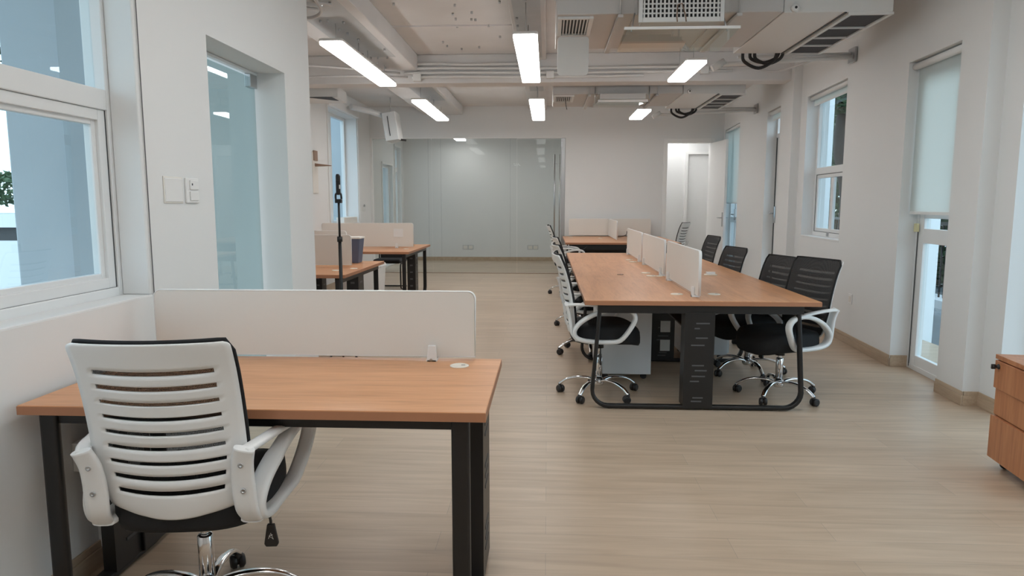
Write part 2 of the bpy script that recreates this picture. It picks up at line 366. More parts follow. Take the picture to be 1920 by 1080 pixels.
# partition glass + door with pull handles
pt = empty('window_5', (-1.6, YB + .04, 0), kind='structure'); Tp = Matrix.Translation((1.6, -YB - .04, 0))
MB(Tp).box(-3.50, -2.32, YB + .03, YB + .042, .012, 2.68).build('glass_pane', 'glassd', pt)
MB(Tp).box(-2.315, -.62, YB + .03, YB + .042, .012, 2.68).build('glass_pane', 'glassd', pt)
b = MB(Tp); b.box(-3.545, .34, YB + .01, YB + .07, 2.683, 2.70); b.box(-3.545, -3.51, YB + .01, YB + .07, .012, 2.683); b.build('partition_channel', 'trimw', pt)
dr = empty('door_2', (.26, YB + .04, 0), kind='structure'); Tp = Matrix.Translation((-.26, -YB - .04, 0))
MB(Tp).box(-.61, .255, YB + .03, YB + .042, .014, 2.66).build('glass_pane', 'glassd', dr)
MB(Tp).box(.262, .335, YB + .0, YB + .08, .0, 2.68).build('door_post', 'steel', dr, bevel=.004)
MB(Tp).box(.255, .30, YB - .01, YB + .02, 2.50, 2.62).build('patch_hinge', 'steel', dr, bevel=.004)
MB(Tp).tube([(.13, YB - .05, .55), (.13, YB - .05, 2.36)], .014).build('pull_handle', 'steel', dr)
b = MB(Tp)
for z in (.7, 2.18): b.tube([(.13, YB - .05, z), (.13, YB + .1, z)], .010); b.box(.115, .24, YB - .055, YB - .045, z - .008, z + .008)
b.build('handle_standoffs', 'steel', dr)
MB(Tp).tube([(.23, YB - .05, .55), (.23, YB - .05, 2.36)], .010).build('pull_handle', 'steel', dr)
# meeting room wall joints, outlets
b = MB(); [b.box(x, x + .006, 16.945, 16.951, .09, ZC) for x in (-2.62, -.92, -2.3 - 1.25 + .62)]; struct(b.build('trim_meeting_room_joints', 'ceilp'))
for n_, x, lab in ((0, -1.96, 'left'), (1, -.36, 'right')):
    o = empty('wall_outlet', (x, 16.95, .33), label='%s double socket plate low on the meeting room back wall behind glass' % lab, cat='outlet', group='meeting room sockets')
    MB().box(-.135, .135, -.012, 0, -.055, .055).build('socket_plate', 'ceilp', o, bevel=.003)
    for sx in (-1, 1): MB().box(sx * .067 - .05, sx * .067 + .05, -.016, -.011, -.04, .04).build('socket_face', 'panel', o, bevel=.002)
o = empty('wall_switch', (-3.55, 13.2, 1.30), label='small white switch with grey button on wall left of the glass partition', cat='switch')
MB().box(0, .012, -.09, .09, -.04, .04).build('switch_plate', 'plas', o, bevel=.003); MB().box(.012, .02, .0, .06, .045, .085).build('sensor', 'steel', o)

# back door (open) and corridor
dr = empty('door_3', (3.15, YB, 0), kind='structure'); Tp = Matrix.Translation((-3.15, -YB, 0))
b = MB(Tp); b.box(2.25, 2.33, YB - .02, YB + .13, 0, 2.66); b.box(3.155, 3.24, YB - .02, YB + .13, 0, 2.66); b.box(2.33, 3.155, YB - .02, YB + .13, 2.575, 2.66); b.build('door_frame', 'trimw', dr, bevel=.004)
a = math.radians(-84); R_ = Matrix.Rotation(a, 4, 'Z')
b = MB(R_); b.box(0, .84, 0, .045, .01, 2.565); leaf = b.build('door_leaf', 'trimw', dr, bevel=.003, loc=(-.0, -.03, 0))
h = MB(R_)
for sd in (-1, 1):
    y0 = 0 if sd < 0 else .045
    h.box(.755, .80, y0 + (-.008 if sd < 0 else 0), y0 + (.008 if sd > 0 else 0), .98, 1.24)
    h.tube([(.777, y0 + sd * .0, 1.14), (.777, y0 + sd * .05, 1.14), (.66, y0 + sd * .055, 1.14)], .010)
h.build('door_handle', 'steel', leaf)
b = MB(); b.box(2.94, 3.0, 15.12, 15.32, 0, 2.5); b.box(3.45, 3.51, 15.12, 15.32, 0, 2.5); b.box(3.0, 3.45, 15.12, 15.32, 2.45, 2.5); struct(b.build('trim_corridor_doorway', 'trimw'))

# ------------------------------------------------------------ right side doors and windows
def RW(s): return TR @ Vector((s, 0, 0))
def rroot(name, s, kind='structure', **kw):
    p = RW(s); o = empty(name, p, kind=kind, **kw); return o, Matrix.Translation(-p) @ TR
# door_4: near glazed door
dr, T = rroot('door_4', .6)
s0, s1 = .22, 1.03
b = MB(T); bars(b, s0, s1, .0, DH, .045, -.20, -.14); b.build('door_frame', 'frame', dr, bevel=.004)
b = MB(T); b.box(s0 + .05, s0 + .125, -.185, -.145, .03, DH - .05); b.box(s1 - .135, s1 - .05, -.185, -.145, .03, DH - .05)
b.box(s0 + .125, s1 - .135, -.185, -.145, .03, .13); b.box(s0 + .125, s1 - .135, -.185, -.145, 1.08, 1.20); b.box(s0 + .125, s1 - .135, -.185, -.145, 1.285, 1.34); b.box(s0 + .125, s1 - .135, -.185, -.145, DH - .15, DH - .05)
b.build('door_leaf', 'frame', dr, bevel=.004)
b = MB(T); b.box(s0 + .12, s1 - .13, -.168, -.162, .13, 1.08); b.box(s0 + .12, s1 - .13, -.168, -.162, 1.2, 1.285); b.box(s0 + .12, s1 - .13, -.168, -.162, 1.34, DH - .15); b.build('glass_pane', 'glassw', dr)
b = MB(T); b.box(s1 - .052, s1 - .045, -.142, -.137, .02, 1.2); b.build('gasket', 'gask', dr)
MB(T).box(s1 - .07, s1 - .02, -.14, -.115, 1.17, 1.24).build('door_latch', 'yel', dr, bevel=.004)
def blind(T, root, s0, s1, ztop, zbot, n, roll=.028):
    q = MB(T); q.tube([(s0 + .01, n + .02, ztop - roll), (s1 - .01, n + .02, ztop - roll)], roll, 14); q.build('roller_tube', 'plas', root)
    q = MB(T); q.box(s0 + .02, s1 - .02, n - .008, n - .005, zbot, ztop - roll); q.build('blind_fabric', 'blind', root)
    q = MB(T); q.box(s0 + .02, s1 - .02, n - .012, n - .001, zbot - .018, zbot + .006); q.build('bottom_bar', 'plas', root, bevel=.002)
bl, T = rroot('roller_blind', .6, None, label='long pale roller blind covering upper part of nearest glazed door', cat='blind')
blind(T, bl, s0, s1, 2.55, 1.335, -.07)
# window_6
win, T = rroot('window_6', 3.0); s0, s1 = 2.40, 3.69
b = MB(T); bars(b, s0, s1, 1.02, 2.68, .05, -.20, -.13); b.box(s0 + .05, s1 - .05, -.20, -.13, 1.75, 1.83); b.build('window_frame', 'frame', win, bevel=.004)
b = MB(T); bars(b, s0 + .05, s1 - .05, 1.07, 1.75, .045, -.175, -.14); b.box((s0 + s1) / 2 + .02, (s0 + s1) / 2 + .10, -.175, -.14, 1.11, 1.70); b.build('window_sash', 'frame', win, bevel=.003)
b = MB(T); bars(b, s0 + .05, s1 - .05, 1.07, 1.75, .006, -.141, -.136); b.build('gasket', 'gask', win)
b = MB(T); b.box(s0 + .08, s1 - .08, -.16, -.155, 1.1, 1.72); b.build('glass_pane', 'glassw', win)
b = MB(T); b.box(s0 + .05, s1 - .05, -.17, -.165, 1.83, 2.63); b.build('glass_pane', 'glassw', win)
b = MB(T); b.box(s0, s1, -.13, .004, 1.0, 1.022); b.build('window_sill', 'wall', win, bevel=.004)
MB(T).box(3.1, 3.13, -.135, -.11, 1.03, 1.075).build('window_latch', 'steel', win, bevel=.003)
bl, T = rroot('roller_blind', 3.0, None, label='rolled up white blind at top of square side window', cat='blind')
blind(T, bl, s0, s1, 2.68, 2.58, -.07, .026)
# door_5 narrow, leaf slightly open
dr, T = rroot('door_5', 5.1); s0, s1 = 4.80, 5.55
b = MB(T); bars(b, s0, s1, 0, 2.74, .05, -.20, -.14); b.build('door_frame', 'frame', dr, bevel=.003)
b = MB(T); bars(b, s0 + .055, s1 - .06, .03, 2.36, .09, -.19, -.145); b.box(s0 + .14, s1 - .15, -.19, -.145, 1.05, 1.2); b.box(s0 + .05, s1 - .05, -.20, -.14, 2.36, 2.42); b.build('door_leaf', 'frame', dr, bevel=.003)
MB(T).box(s1 - .064, s1 - .05, -.143, -.132, .03, 2.36).build('gasket', 'gask', dr)
b = MB(T); b.box(s0 + .12, s1 - .13, -.17, -.165, .1, 2.3); b.build('glass_pane', 'glassw', dr)
b = MB(T); b.box(s0 + .12, s1 - .13, -.17, -.165, 2.42, 2.69); b.build('glass_pane', 'glassw', dr)
h = MB(T); h.box(s1 - .12, s1 - .08, -.145, -.12, 1.12, 1.36); h.tube([(s1 - .1, -.12, 1.26), (s1 - .1, -.06, 1.26), (s1 - .22, -.055, 1.26)], .011); h.build('door_handle', 'steel', dr)
bl, T = rroot('roller_blind', 5.1, None, label='rolled up white blind above narrow side door', cat='blind')
blind(T, bl, s0, s1, 2.74, 2.62, -.07, .03)
# door_6 far glazed door
dr, T = rroot('door_6', 8.0); s0, s1 = 7.40, 8.66
b = MB(T); bars(b, s0, s1, 0, 2.80, .05, -.20, -.14); b.box(s0 + .05, s1 - .05, -.2, -.14, 1.05, 1.15); b.box(s1 - .5, s1 - .42, -.2, -.14, 0, 2.75); b.build('door_frame', 'frame', dr, bevel=.003)
MB(T).box(s0 + .05, s1 - .05, -.17, -.165, .05, 2.75).build('glass_pane', 'glassw', dr)
h = MB(T); h.box(s1 - .49, s1 - .45, -.14, -.12, 1.1, 1.3); h.tube([(s1 - .47, -.12, 1.2), (s1 - .47, -.07, 1.2), (s1 - .7, -.065, 1.2)], .012); h.build('door_handle', 'steel', dr)
bl, T = rroot('roller_blind', 8.0, None, label='glossy pale roller blind lowered over the farthest side door', cat='blind')
blind(T, bl, s0, s1, 2.80, 1.42, -.05)
# near opening
win, T = rroot('window_7', -1.8); s0, s1 = -3.4, -.36
b = MB(T); bars(b, s0, s1, .02, 2.5, .05, -.33, -.28); b.box(-1.9, -1.83, -.33, -.28, .07, 2.45); b.build('window_frame', 'frame', win, bevel=.004)
MB(T).box(s0 + .05, s1 - .05, -.31, -.305, .07, 2.45).build('glass_pane', 'glassw', win)
# outlet on right wall
o, T = rroot('wall_outlet', 1.95, None, label='small white socket plate low on right wall under the side window', cat='outlet')
MB(T).box(1.93, 2.02, .0, .01, .41, .51).build('socket_plate', 'plas', o, bevel=.003); MB(T).box(1.95, 2.0, .01, .013, .43, .49).build('socket_face', 'panel', o, bevel=.002)

# ------------------------------------------------------------ lamps
def make_lamp(label, x, y0, z, group, w_=.225, L=1.165):
    o = empty('linear_lamp', (x, y0 + L / 2, z), label=label, cat='ceiling lamp', group=group)
    b = MB(); b.prism(rrect(w_, L, .03), 'z', .030, .055); b.build('lamp_housing', 'plas', o, bevel=.006)
    b = MB(); b.prism(rrect(w_ - .008, L - .008, .028), 'z', 0, .031); b.build('diffuser', 'lamp', o, bevel=.004)
    for s in (-1, 1): MB().tube([(0, s * .4, .05), (0, s * .4, ZC - z + (0 if y0 > YB - 1 else -.2 if x < -1.5 else -.08 if -.5 < x < 0 else 0))], .003, 6).build('suspension_wire', 'steel', o)
    return o
lamps = [
 (-2.02, 6.50, 'long left ceiling lamp nearest the white wall, front one of its pair'),
 (-2.02, 7.67, 'long left ceiling lamp, rear one of the pair nearest white wall'),
 (-.21, 6.33, 'bright ceiling lamp over the aisle, front one of its pair'),
 (-.21, 7.50, 'bright ceiling lamp over the aisle, rear one of the nearer pair'),
 (1.555, 7.55, 'single ceiling lamp below ducts at right, before the cross beam'),
 (-1.885, 10.17, 'front lamp of the pair hanging left before the glass partition'),
 (-1.885, 11.345, 'rear lamp of the pair hanging left before the glass partition'),
 (-.17, 10.20, 'front lamp of the small central pair beyond the cross beam'),
 (-.17, 11.37, 'rear lamp of the small central pair beyond the cross beam'),
 (1.535, 11.35, 'smallest ceiling lamp, hanging near back wall left of open door'),
 (-2.05, 15.35, 'lamp inside the meeting room, glowing just behind top of glass')]
L0 = None
for x, y, lab in lamps: make_lamp(lab, x, y, 2.87, 'linear ceiling lamps')
# unseen lamps over and behind the camera, added to brighten the foreground
for x, y in ((-.21, 2.4), (-.21, 3.58), (1.55, 3.2), (-.21, -1.2), (1.55, -.9), (-1.2, .2), (.6, .3)):
    make_lamp('unseen long white ceiling lamp added overhead in the front part of the office', x, y, 2.87, 'unseen lamps added over the front of the room')
for x in (1.6, 2.7): make_lamp('unseen lamp added in the corridor behind the open white door', x, 14.0, 2.87, 'unseen lamps added in back rooms')  # not visible from the camera, added to brighten the corridor
make_lamp('unseen second lamp added in the meeting room behind the wall beside its glass', -.6, 14.6, 2.87, 'unseen lamps added in back rooms')  # hidden extra lamp, added because the meeting room came out too dark

# grey patches with bolts
for x0, x1, y0, y1, z in ((-2.25, -1.78, 5.6, 8.2, 3.098), (-2.1, -1.75, 9.6, 11.9, 3.138), (-.34, -.08, 6.0, 8.9, 3.218), (-.3, -.08, 9.5, 11.5, 3.218)):
    struct(MB().box(x0, x1, y0, y1, z, z + .01).build('trim_ceiling_patch', 'ceilp'))
b = MB()
for k in range(60):
    x = random.choice([random.uniform(-2.2, -1.8), random.uniform(-.33, -.09), random.uniform(-1.6, -.4)]); y = random.uniform(5.4, 8.8); z = 3.095 if x < -1.75 else (3.215 if x > -.38 else 3.296)
    b.lathe([(.012, z - .02), (.012, z + .01)], x, y, 6)
tag(b.build('ceiling_bolts', 'steel'), 'scattered small bolts and hooks left in the painted concrete ceiling', 'bolts', kind='stuff')

# ------------------------------------------------------------ ducts and air conditioning
def ac_unit(dy, near):
    D = 'nearer' if near else 'farther'
    o = empty('air_duct', (.93, 5.6 + dy, 2.86), label='%s boxy grey air duct running across the ceiling to the right' % D, cat='air duct', group='ceiling air ducts'); T = Matrix.Translation((-.93, -5.6 - dy, -2.86))
    Z = 2.86; y0, y1 = 5.57 + dy, 6.78 + dy
    MB(T).box(.06, 1.79, y0, y1, Z, 3.24).build('duct_body', 'duct', o, bevel=.008)
    b = MB(T); 
    b.bm.free()
    for x in (.66, 1.32): MB(T).box(x, x + .02, y0 - .012, y1 + .012, Z - .012, 3.25).build('flange', 'duct', o)
    for x in (.55, 1.45):
        b = MB(T)
        for y in (y0 - .02, y1 + .02): b.tube([(x, y, Z - .03), (x, y, ZC)], .005, 6)
        b.box(x - .02, x + .02, y0 - .04, y1 + .04, Z - .035, Z - .013)
        b.build('hanger', 'duct', o)
    g = empty('diffuser_grille', (.21, 5.9 + dy, Z - .01)); 
    # small vertical slat register with white hanging deflector
    r = empty('ceiling_register', (.21, 5.9 + dy, Z), label='%s small slatted register under left end of air duct' % D, cat='air vent', group='slatted registers')
    bpy.data.objects.remove(g)
    b = MB(); bars(b, -.14, .14, -.26, .26, 0, 0, 0) if False else None
    b = MB(); b.box(-.14, -.105, -.28, .28, -.02, 0); b.box(.105, .14, -.28, .28, -.02, 0); b.box(-.105, .105, -.28, -.25, -.02, 0); b.box(-.105, .105, .25, .28, -.02, 0); b.build('register_frame', 'ductw', r, bevel=.003)
    b = MB(); b.box(-.105, .105, -.25, .25, -.004, -.001); b.build('register_back', 'dark', r)
    b = MB(); [b.box(-.095 + k * .0265, -.085 + k * .0265, -.25, .25, -.016, -.005) for k in range(8)]; b.build('slats', 'ductw', r)
    if near:
        b = MB(Matrix.Translation((0, .25, -.03)) @ Matrix.Rotation(math.radians(14), 4, 'X')); b.prism(rrect(.27, .32, .03, 0, -.16), 'y', -.012, .012); b.build('wind_deflector', 'ductw', r, bevel=.004)
    else:
        MB().tube([(.02, -.1, -.02), (.03, -.1, -.10), (.045, -.11, -.17)], .005, 6).build('loose_wire', 'rubber', r)
    # front egg-crate register on a collar
    r = empty('supply_register', (.985, y0, 2.85), label='%s supply register with acrylic deflector on front of air duct' % ('nearer square-holed white' if near else 'farther white'), cat='air vent', group='supply registers')
    if near:
        MB().box(-.29, .29, -.16, -.001, -.085, .10).build('collar', 'duct', r, bevel=.003)
        b = MB(); b.box(-.315, -.285, -.185, -.161, -.10, .115); b.box(.285, .315, -.185, -.161, -.10, .115); b.box(-.285, .285, -.185, -.161, -.10, -.065); b.box(-.285, .285, -.185, -.161, .08, .115); b.build('register_frame', 'ductw', r, bevel=.003)
        MB().box(-.285, .285, -.166, -.163, -.065, .08).build('register_back', 'dark', r)
        b = MB(); [b.box(-.28 + k * .0302, -.268 + k * .0302, -.183, -.167, -.065, .08) for k in range(19)]; [b.box(-.285, .285, -.18, -.167, -.04 + k * .034, -.03 + k * .034) for k in range(4)]; b.build('egg_crate', 'ductw', r)
        b = MB(); b.tube([(-.03, -.19, .02), (-.035, -.19, -.06), (-.03, -.19, -.10)], .004, 6); b.tube([(-.03, -.19, .02), (.0, -.192, .03), (.03, -.19, -.06), (.035, -.19, -.10)], .004, 6); b.build('ribbon', 'brown', r)
        TT = Matrix.Translation((0, -.22, -.155)) @ Matrix.Rotation(math.radians(-3), 4, 'X')
        MB(TT).box(-.42, .42, 0, .62, -.004, .004).build('acrylic_deflector', 'acryl', r)
        b = MB(TT); b.box(-.425, .425, -.01, .0, -.007, .012); b.box(-.425, -.30, .0, .03, .004, .009); b.box(.30, .425, 0, .03, .004, .009); b.build('deflector_edge', 'trimw', r)
        [MB().tube([(s * .36, -.1, -.15), (s * .33, -.05, 0.0)], .006, 6).build('deflector_bracket', 'steel', r) for s in (-1, 1)]
    else:
        MB().box(-.30, .30, -.1, -.001, -.07, .0).build('collar', 'duct', r)
        TT = Matrix.Translation((0, -.1, -.10)) @ Matrix.Rotation(math.radians(5), 4, 'X')
        b = MB(TT); b.box(-.33, .33, 0, .9, -.006, .006); b.build('acrylic_deflector', 'acryl', r)
        MB(TT).box(-.33, .33, -.02, .0, -.01, .02).build('deflector_edge', 'ductw', r); MB(TT).box(-.33, .33, .9, .92, -.04, .0).build('deflector_edge', 'ductw', r)
        [MB().tube([(s * .36, -.02, -.12), (s * .36, -.02, .1)], .006, 6).build('deflector_bracket', 'steel', r) for s in (-1, 1)]
    # fan coil box
    u = empty('fan_coil_unit', (2.2, 6.3 + dy, Z), label='%s white fan coil box with dark return grille underneath' % D, cat='air conditioner', group='fan coil boxes')
    b = MB(); b.box(-.40, .42, -.70, .76, 0, .42); b.build('unit_body', 'ductw', u, bevel=.006)
    b = MB(); 
    for (a0, a1, c0, c1) in ((.09, .12, -.69, .75), (.40, .43, -.69, .75)): b.box(a0, a1, c0, c1, -.018, 0)
    for c in (-.69, -.27, .08, .38, .725): b.box(.12, .40, c, c + .025, -.018, 0)
    b.build('grille_frame', 'ductw', u)
    MB().box(.12, .40, -.67, .73, -.006, -.001).build('filter_mesh', 'slat', u)
    MB().box(.06, .075, -.70, .76, -.008, 0).build('access_seam', 'gask', u)
    MB(Matrix.Translation((-.32, -.70, .03)) @ Matrix.Rotation(PI / 2, 4, 'X')).lathe([(.03, 0), (.03, .03), (.012, .035)], n=18).build('round_knob', 'plas', u)
    MB(Matrix.Translation((-.32, -.735, .03)) @ Matrix.Rotation(PI / 2, 4, 'X')).lathe([(.01, 0), (.01, .003)], n=12).build('knob_hole', 'dark', u)
    # black hoses
    for i, (xa, xb, dp) in enumerate(((-.30, .03, .13), (-.18, .1, .085), (-.22, .06, .07))):
        q = [(xa, .78, .02), (xa + .02, .80, -dp * .5), ((xa + xb) / 2, .81, -dp), (xb - .03, .80, -dp * .5), (xb, .78, .02)]
        h = MB(Matrix.Translation((2.2, 6.3 + dy, Z))).tube(smooth([(a_, b_ + i * .02, c_) for a_, b_, c_ in q], 6), .016, 8).build('insulated_hose', 'rubber', u)
        h.matrix_parent_inverse = Matrix.Translation((-2.2, -6.3 - dy, -Z))
    # white pipes to the wall
    p = empty('drain_pipe', (2.0, 7.2 + dy, 2.82), label='white pipe pair behind the %s fan coil box reaching right wall' % D, cat='pipe', group='white drain pipes')
    xe = 1.03 + dy * .055
    MB().tube([(-.25, .02, -.03), (xe, .02, .03)], .022, 10).build('pipe', 'ductw', p)
    MB().tube([(-.1, .07, .05), (xe, .07, .07)], .016, 10).build('pipe', 'ductw', p)
    MB().tube([(-.36, .02, -.07), (-.24, .02, .0)], .034, 12).build('pipe_elbow', 'ductw', p)
    MB().box(xe - .02, xe, -.03, .12, -.02, .12).build('wall_bracket', 'steel', p)
ac_unit(0, True); ac_unit(3.95, False)

# conduits along the cross beam
for z, x0, x1, lab in ((3.17, -1.95, -.2, 'topmost'), (3.115, -1.9, 1.9, 'second'), (3.06, -1.85, 2.3, 'third'), (3.01, -1.75, 1.2, 'lowest')):
    tag(MB().tube(smooth([(x0, 9.02, z), (x0 + .5, 9.02, z + .008), ((x0 + x1) / 2, 9.02, z - .006), (x1, 9.02, z)], 4), .018, 8).build('conduit', 'ductw'), '%s white conduit clipped along front of the cross beam' % lab, 'conduit', 'beam conduits')
for x, z in ((-1.68, 3.0), (.02, 3.02), (1.95, 3.06)):
    tag(MB().box(x - .05, x + .05, 8.97, 9.045, z - .04, z + .05).build('junction_box', 'ductw', bevel=.004), 'small junction box on cross beam %s' % {-1.68: 'at left end of the conduits', .02: 'beside the aisle lamp', 1.95: 'at right end of the conduits'}[x], 'junction box', 'beam junction boxes')
for i, (p, lab) in enumerate(((((-3.5, 8.0, 2.95), (-2.9, 8.1, 3.0), (-1.9, 8.98, 3.06)), 'upper slanting white conduit at left below ceiling'),
          (((-3.5, 8.3, 2.88), (-2.6, 8.6, 2.96), (-1.8, 8.98, 3.01)), 'lower slanting white conduit at left below ceiling'),
          (((-3.5, 7.0, 3.25), (-2.46, 7.0, 3.24)), 'straight white conduit under ceiling left of the beam'),
          (((1.95, 9.0, 3.08), (2.5, 9.0, 3.09), (2.8, 8.9, 3.02), (3.0, 8.2, 3.02)), 'white conduit bending from cross beam onto right wall'))):
    tag(MB().tube(smooth(p, 5), .013, 8).build('conduit', 'duct'), lab, 'conduit')
# left ceiling duct, flexible loops
o = empty('cable_tray', (-2.6, 5.9, 3.0), label='pale metal tray with dark slot near ceiling top left', cat='cable tray')
MB().box(-.55, .30, -.25, .35, .0, .07).build('tray_body', 'duct', o, bevel=.005); MB().box(-.5, .02, -.262, -.25, .02, .055).build('slot', 'dark', o); MB().box(-.55, .32, -.25, .35, -.015, 0).build('tray_lid', 'ductw', o)
for i, pts in enumerate((((-2.35, 5.6, 3.08), (-2.15, 5.75, 3.02), (-2.0, 6.1, 3.07)), ((-2.2, 5.45, 3.09), (-2.0, 5.6, 3.03), (-1.85, 6.0, 3.08)), ((-2.28, 5.9, 3.08), (-2.1, 6.05, 2.99), (-1.9, 5.9, 3.0), (-1.9, 5.6, 3.08)))):
    tag(MB().tube(smooth(pts, 6), .014, 8).build('flexible_conduit', 'duct'), ['left painted flexible conduit drooping beside ceiling tray', 'right painted flexible conduit slanting from ceiling tray', 'looped flexible conduit hanging beside ceiling tray'][i], 'conduit')
# left far ceiling pieces
o = empty('wall_air_unit', (-3.2, 9.9, 2.86), label='white air outlet box with dark triangular vent above far left wall', cat='air conditioner')
MB().prism([(-.3, -.3), (.3, -.3), (.25, .3), (-.3, .3)], 'z', .0, .16).build('unit_body', 'ductw', o, bevel=.01)
MB().prism([(-.1, -.31), (.22, -.31), (.22, -.0), (.18, -.02)], 'z', -.006, 0).build('vent', 'dark', o)
o = empty('pipe_casing', (-2.85, 12.6, 2.8), label='white boxed pipe casing hanging in left corner before glass partition', cat='pipe casing')
MB(Matrix.Rotation(math.radians(-8), 4, 'Y')).box(-.09, .15, -.2, .2, -.28, .22).build('casing_body', 'ductw', o, bevel=.01)
MB(Matrix.Rotation(math.radians(-8), 4, 'Y')).box(.0, .012, -.205, -.199, -.2, .15).build('dark_seam', 'gask', o)
MB().tube([(.0, 0, .2), (.0, 0, .5)], .01, 8).build('casing_hanger', 'duct', o); MB().tube([(-.55, -.6, .26), (-.3, -.3, .22), (-.05, 0, .16)], .05, 10).build('casing_pipe', 'ductw', o); MB().tube([(.12, 0, -.24), (.28, 0, -.26)], .018, 8).build('pipe_stub', 'rubber', o)
# wall bracket
o = empty('wall_bracket', (-3.55, 10.45, 1.98), label='brown and grey lever fitting on far left wall past the corner', cat='bracket')
MB().box(0, .015, -.12, .12, -.42, .2).build('back_plate', 'panel', o, bevel=.004); MB().box(.015, .03, -.08, .08, .07, .22).build('brown_card', 'brown', o); MB().prism([(-.06, -.02), (-.06, .04), (.26, .0), (.26, -.01)], 'y', -.02, .02).build('lever', 'brown', o)
# ------------------------------------------------------------ desks
def frame_loop(x, y0, y1, zt, w=.06, t=.03, r=.09, inset=.0, splay=0, axis='x'):
    """closed rectangular loop leg with rounded lower corners, in the plane across `axis`"""
    pts = [(y0 + .0, zt)]; n = 6
    yb0, yb1 = y0 - splay, y1 + splay; zb = t / 2 + .004
    pts += [(y0, zt - .02)]
    for k in range(n + 1): a = PI + PI / 2 * k / n; pts.append((yb0 + r + r * math.cos(a), zb + r + r * math.sin(a)))
    for k in range(n + 1): a = -PI / 2 + PI / 2 * k / n; pts.append((yb1 - r + r * math.cos(a), zb + r + r * math.sin(a)))
    pts += [(y1, zt - .02), (y1, zt)]
    P3 = [(x, a, z) if axis == 'x' else (a, x, z) for a, z in pts]
    return P3
def column_post(b, x0, x1, y0, y1, zt): b.box(x0, x1, y0, y1, .03, zt)
GT = .76  # desktop surface
def slots(axis, a0, a1, face, zs, wd, parent, loc=None, m='steel', off=.002):
    b = MB()
    for z, h in zs:
        if axis == 'y': b.box(a0, a1, face - off, face, z, z + h)
        else: b.box(face, face + off, a0, a1, z, z + h)
    return b.build('cable_slots', m, parent)

def clip(parent, x, y, z, rot=0, m='plas'):
    b = MB(Matrix.Translation((x, y, z)) @ Matrix.Rotation(rot, 4, 'Z'))
    b.prism([(-.022, -.02), (.022, -.02), (.017, .055), (-.014, .055)], 'y', -.028, -.010); b.prism([(-.022, -.02), (.022, -.02), (.017, .055), (-.014, .055)], 'y', .010, .028)
    b.box(-.022, .022, -.028, .028, -.02, -.004)
    c = b.build('panel_clip', m, parent, bevel=.003)
    b = MB(Matrix.Translation((x, y, z)) @ Matrix.Rotation(rot, 4, 'Z') @ Matrix.Translation((-.002, -.028, -.005)) @ Matrix.Rotation(PI / 2, 4, 'X')); b.lathe([(.006, 0), (.006, .002)], n=12); b.build('clip_screw', 'steel', c)
def divider(parent, x0, x1, y0, y1, z0, z1, r=.03):
    """desk privacy board, thin along its short side"""
    if x1 - x0 > y1 - y0:
        b = MB(); b.prism(rrect(x1 - x0, z1 - z0, r, (x0 + x1) / 2, (z0 + z1) / 2, corners=(0, 1, 1, 0)), 'y', y0, y1)
        c = MB(); o = rrect(x1 - x0 + .006, z1 - z0 + .004, r, (x0 + x1) / 2, (z0 + z1) / 2, corners=(0, 1, 1, 0)); ym = (y0 + y1) / 2
        c.ribbon([(a, ym, z) for a, z in o], (y1 - y0) / 2 + .0015, .003, (0, 1, 0), 8, True)
    else:
        b = MB(); b.prism(rrect(y1 - y0, z1 - z0, r, (y0 + y1) / 2, (z0 + z1) / 2, corners=(0, 1, 1, 0)), 'x', x0, x1)
        c = MB(); o = rrect(y1 - y0 + .006, z1 - z0 + .004, r, (y0 + y1) / 2, (z0 + z1) / 2, corners=(0, 1, 1, 0)); xm = (x0 + x1) / 2
        c.ribbon([(xm, a, z) for a, z in o], (x1 - x0) / 2 + .0015, .003, (1, 0, 0), 8, True)
    p = b.build('privacy_panel', 'panel', parent); c.build('edge_trim', 'trimw', p); return p
def grommet(parent, x, y, z=GT, r=.038, m='cream'):
    g = MB(); g.lathe([(r, z - .001), (r, z + .003), (r - .005, z + .005), (r * .8, z + .004), (.001, z + .004)], x, y, 24); o = g.build('grommet', m, parent)
    MB().box(x + r * .2, x + r * .6, y - .005, y + .008, z + .004, z + .0052).build('grommet_notch', 'steel', o)
def top(parent, x0, x1, y0, y1, m='desk', t=.032):
    b = MB(); b.box(x0, x1, y0, y1, GT - t, GT); d = b.build('desktop', m, parent, bevel=.002)
    e = MB(); e.box(x0 - .0012, x1 + .0012, y0 - .0012, y1 + .0012, GT - t + .001, GT - .003); e.build('edge_band', 'edge', d); return d

# foreground desk
dk = empty('office_desk', (-.95, 2.45, 0), label='nearest wood-top desk on black frame with long board behind, beside left window', cat='desk')
T0 = Vector((.95, -2.45, 0)); GT_ = GT
def shift(o, v=T0):
    for c in o.children: c.location = v
top(dk, -1.71, -.19, 2.075, 2.825)
for x in (-1.645, -.275):
    p = frame_loop(x, 2.13, 2.74, GT - .033, r=.10)
    b = MB(); b.ribbon(p, .030, .014, (1, 0, 0), 12, False, 5); b.build('leg', 'black', dk)
MB().box(-1.64, -.28, 2.42, 2.48, GT - .085, GT - .034).build('crossbar', 'black', dk)
b = MB(); b.box(-1.64, -.28, 2.13, 2.16, GT - .075, GT - .034); b.box(-1.64, -.28, 2.71, 2.74, GT - .075, GT - .034); b.build('rail', 'black', dk)
for x0, sd in ((-1.66, 1), (-.275, 0)):
    b = MB(); b.box(x0, x0 + .05, 2.36, 2.62, .03, GT - .034)
    f = x0 + .051; b.mi = 1
    for z in (.12, .16, .20, .36, .40, .44, .56, .60, .64): b.box(f - .001, f + .001, 2.43, 2.55, z, z + .012); b.box(x0 - .001, x0 + .001, 2.43, 2.55, z, z + .012)
    b.build('cable_column', ('black', 'gask'), dk)
b = MB(); b.box(-1.64, -.28, 2.66, 2.68, .38, GT - .034); 
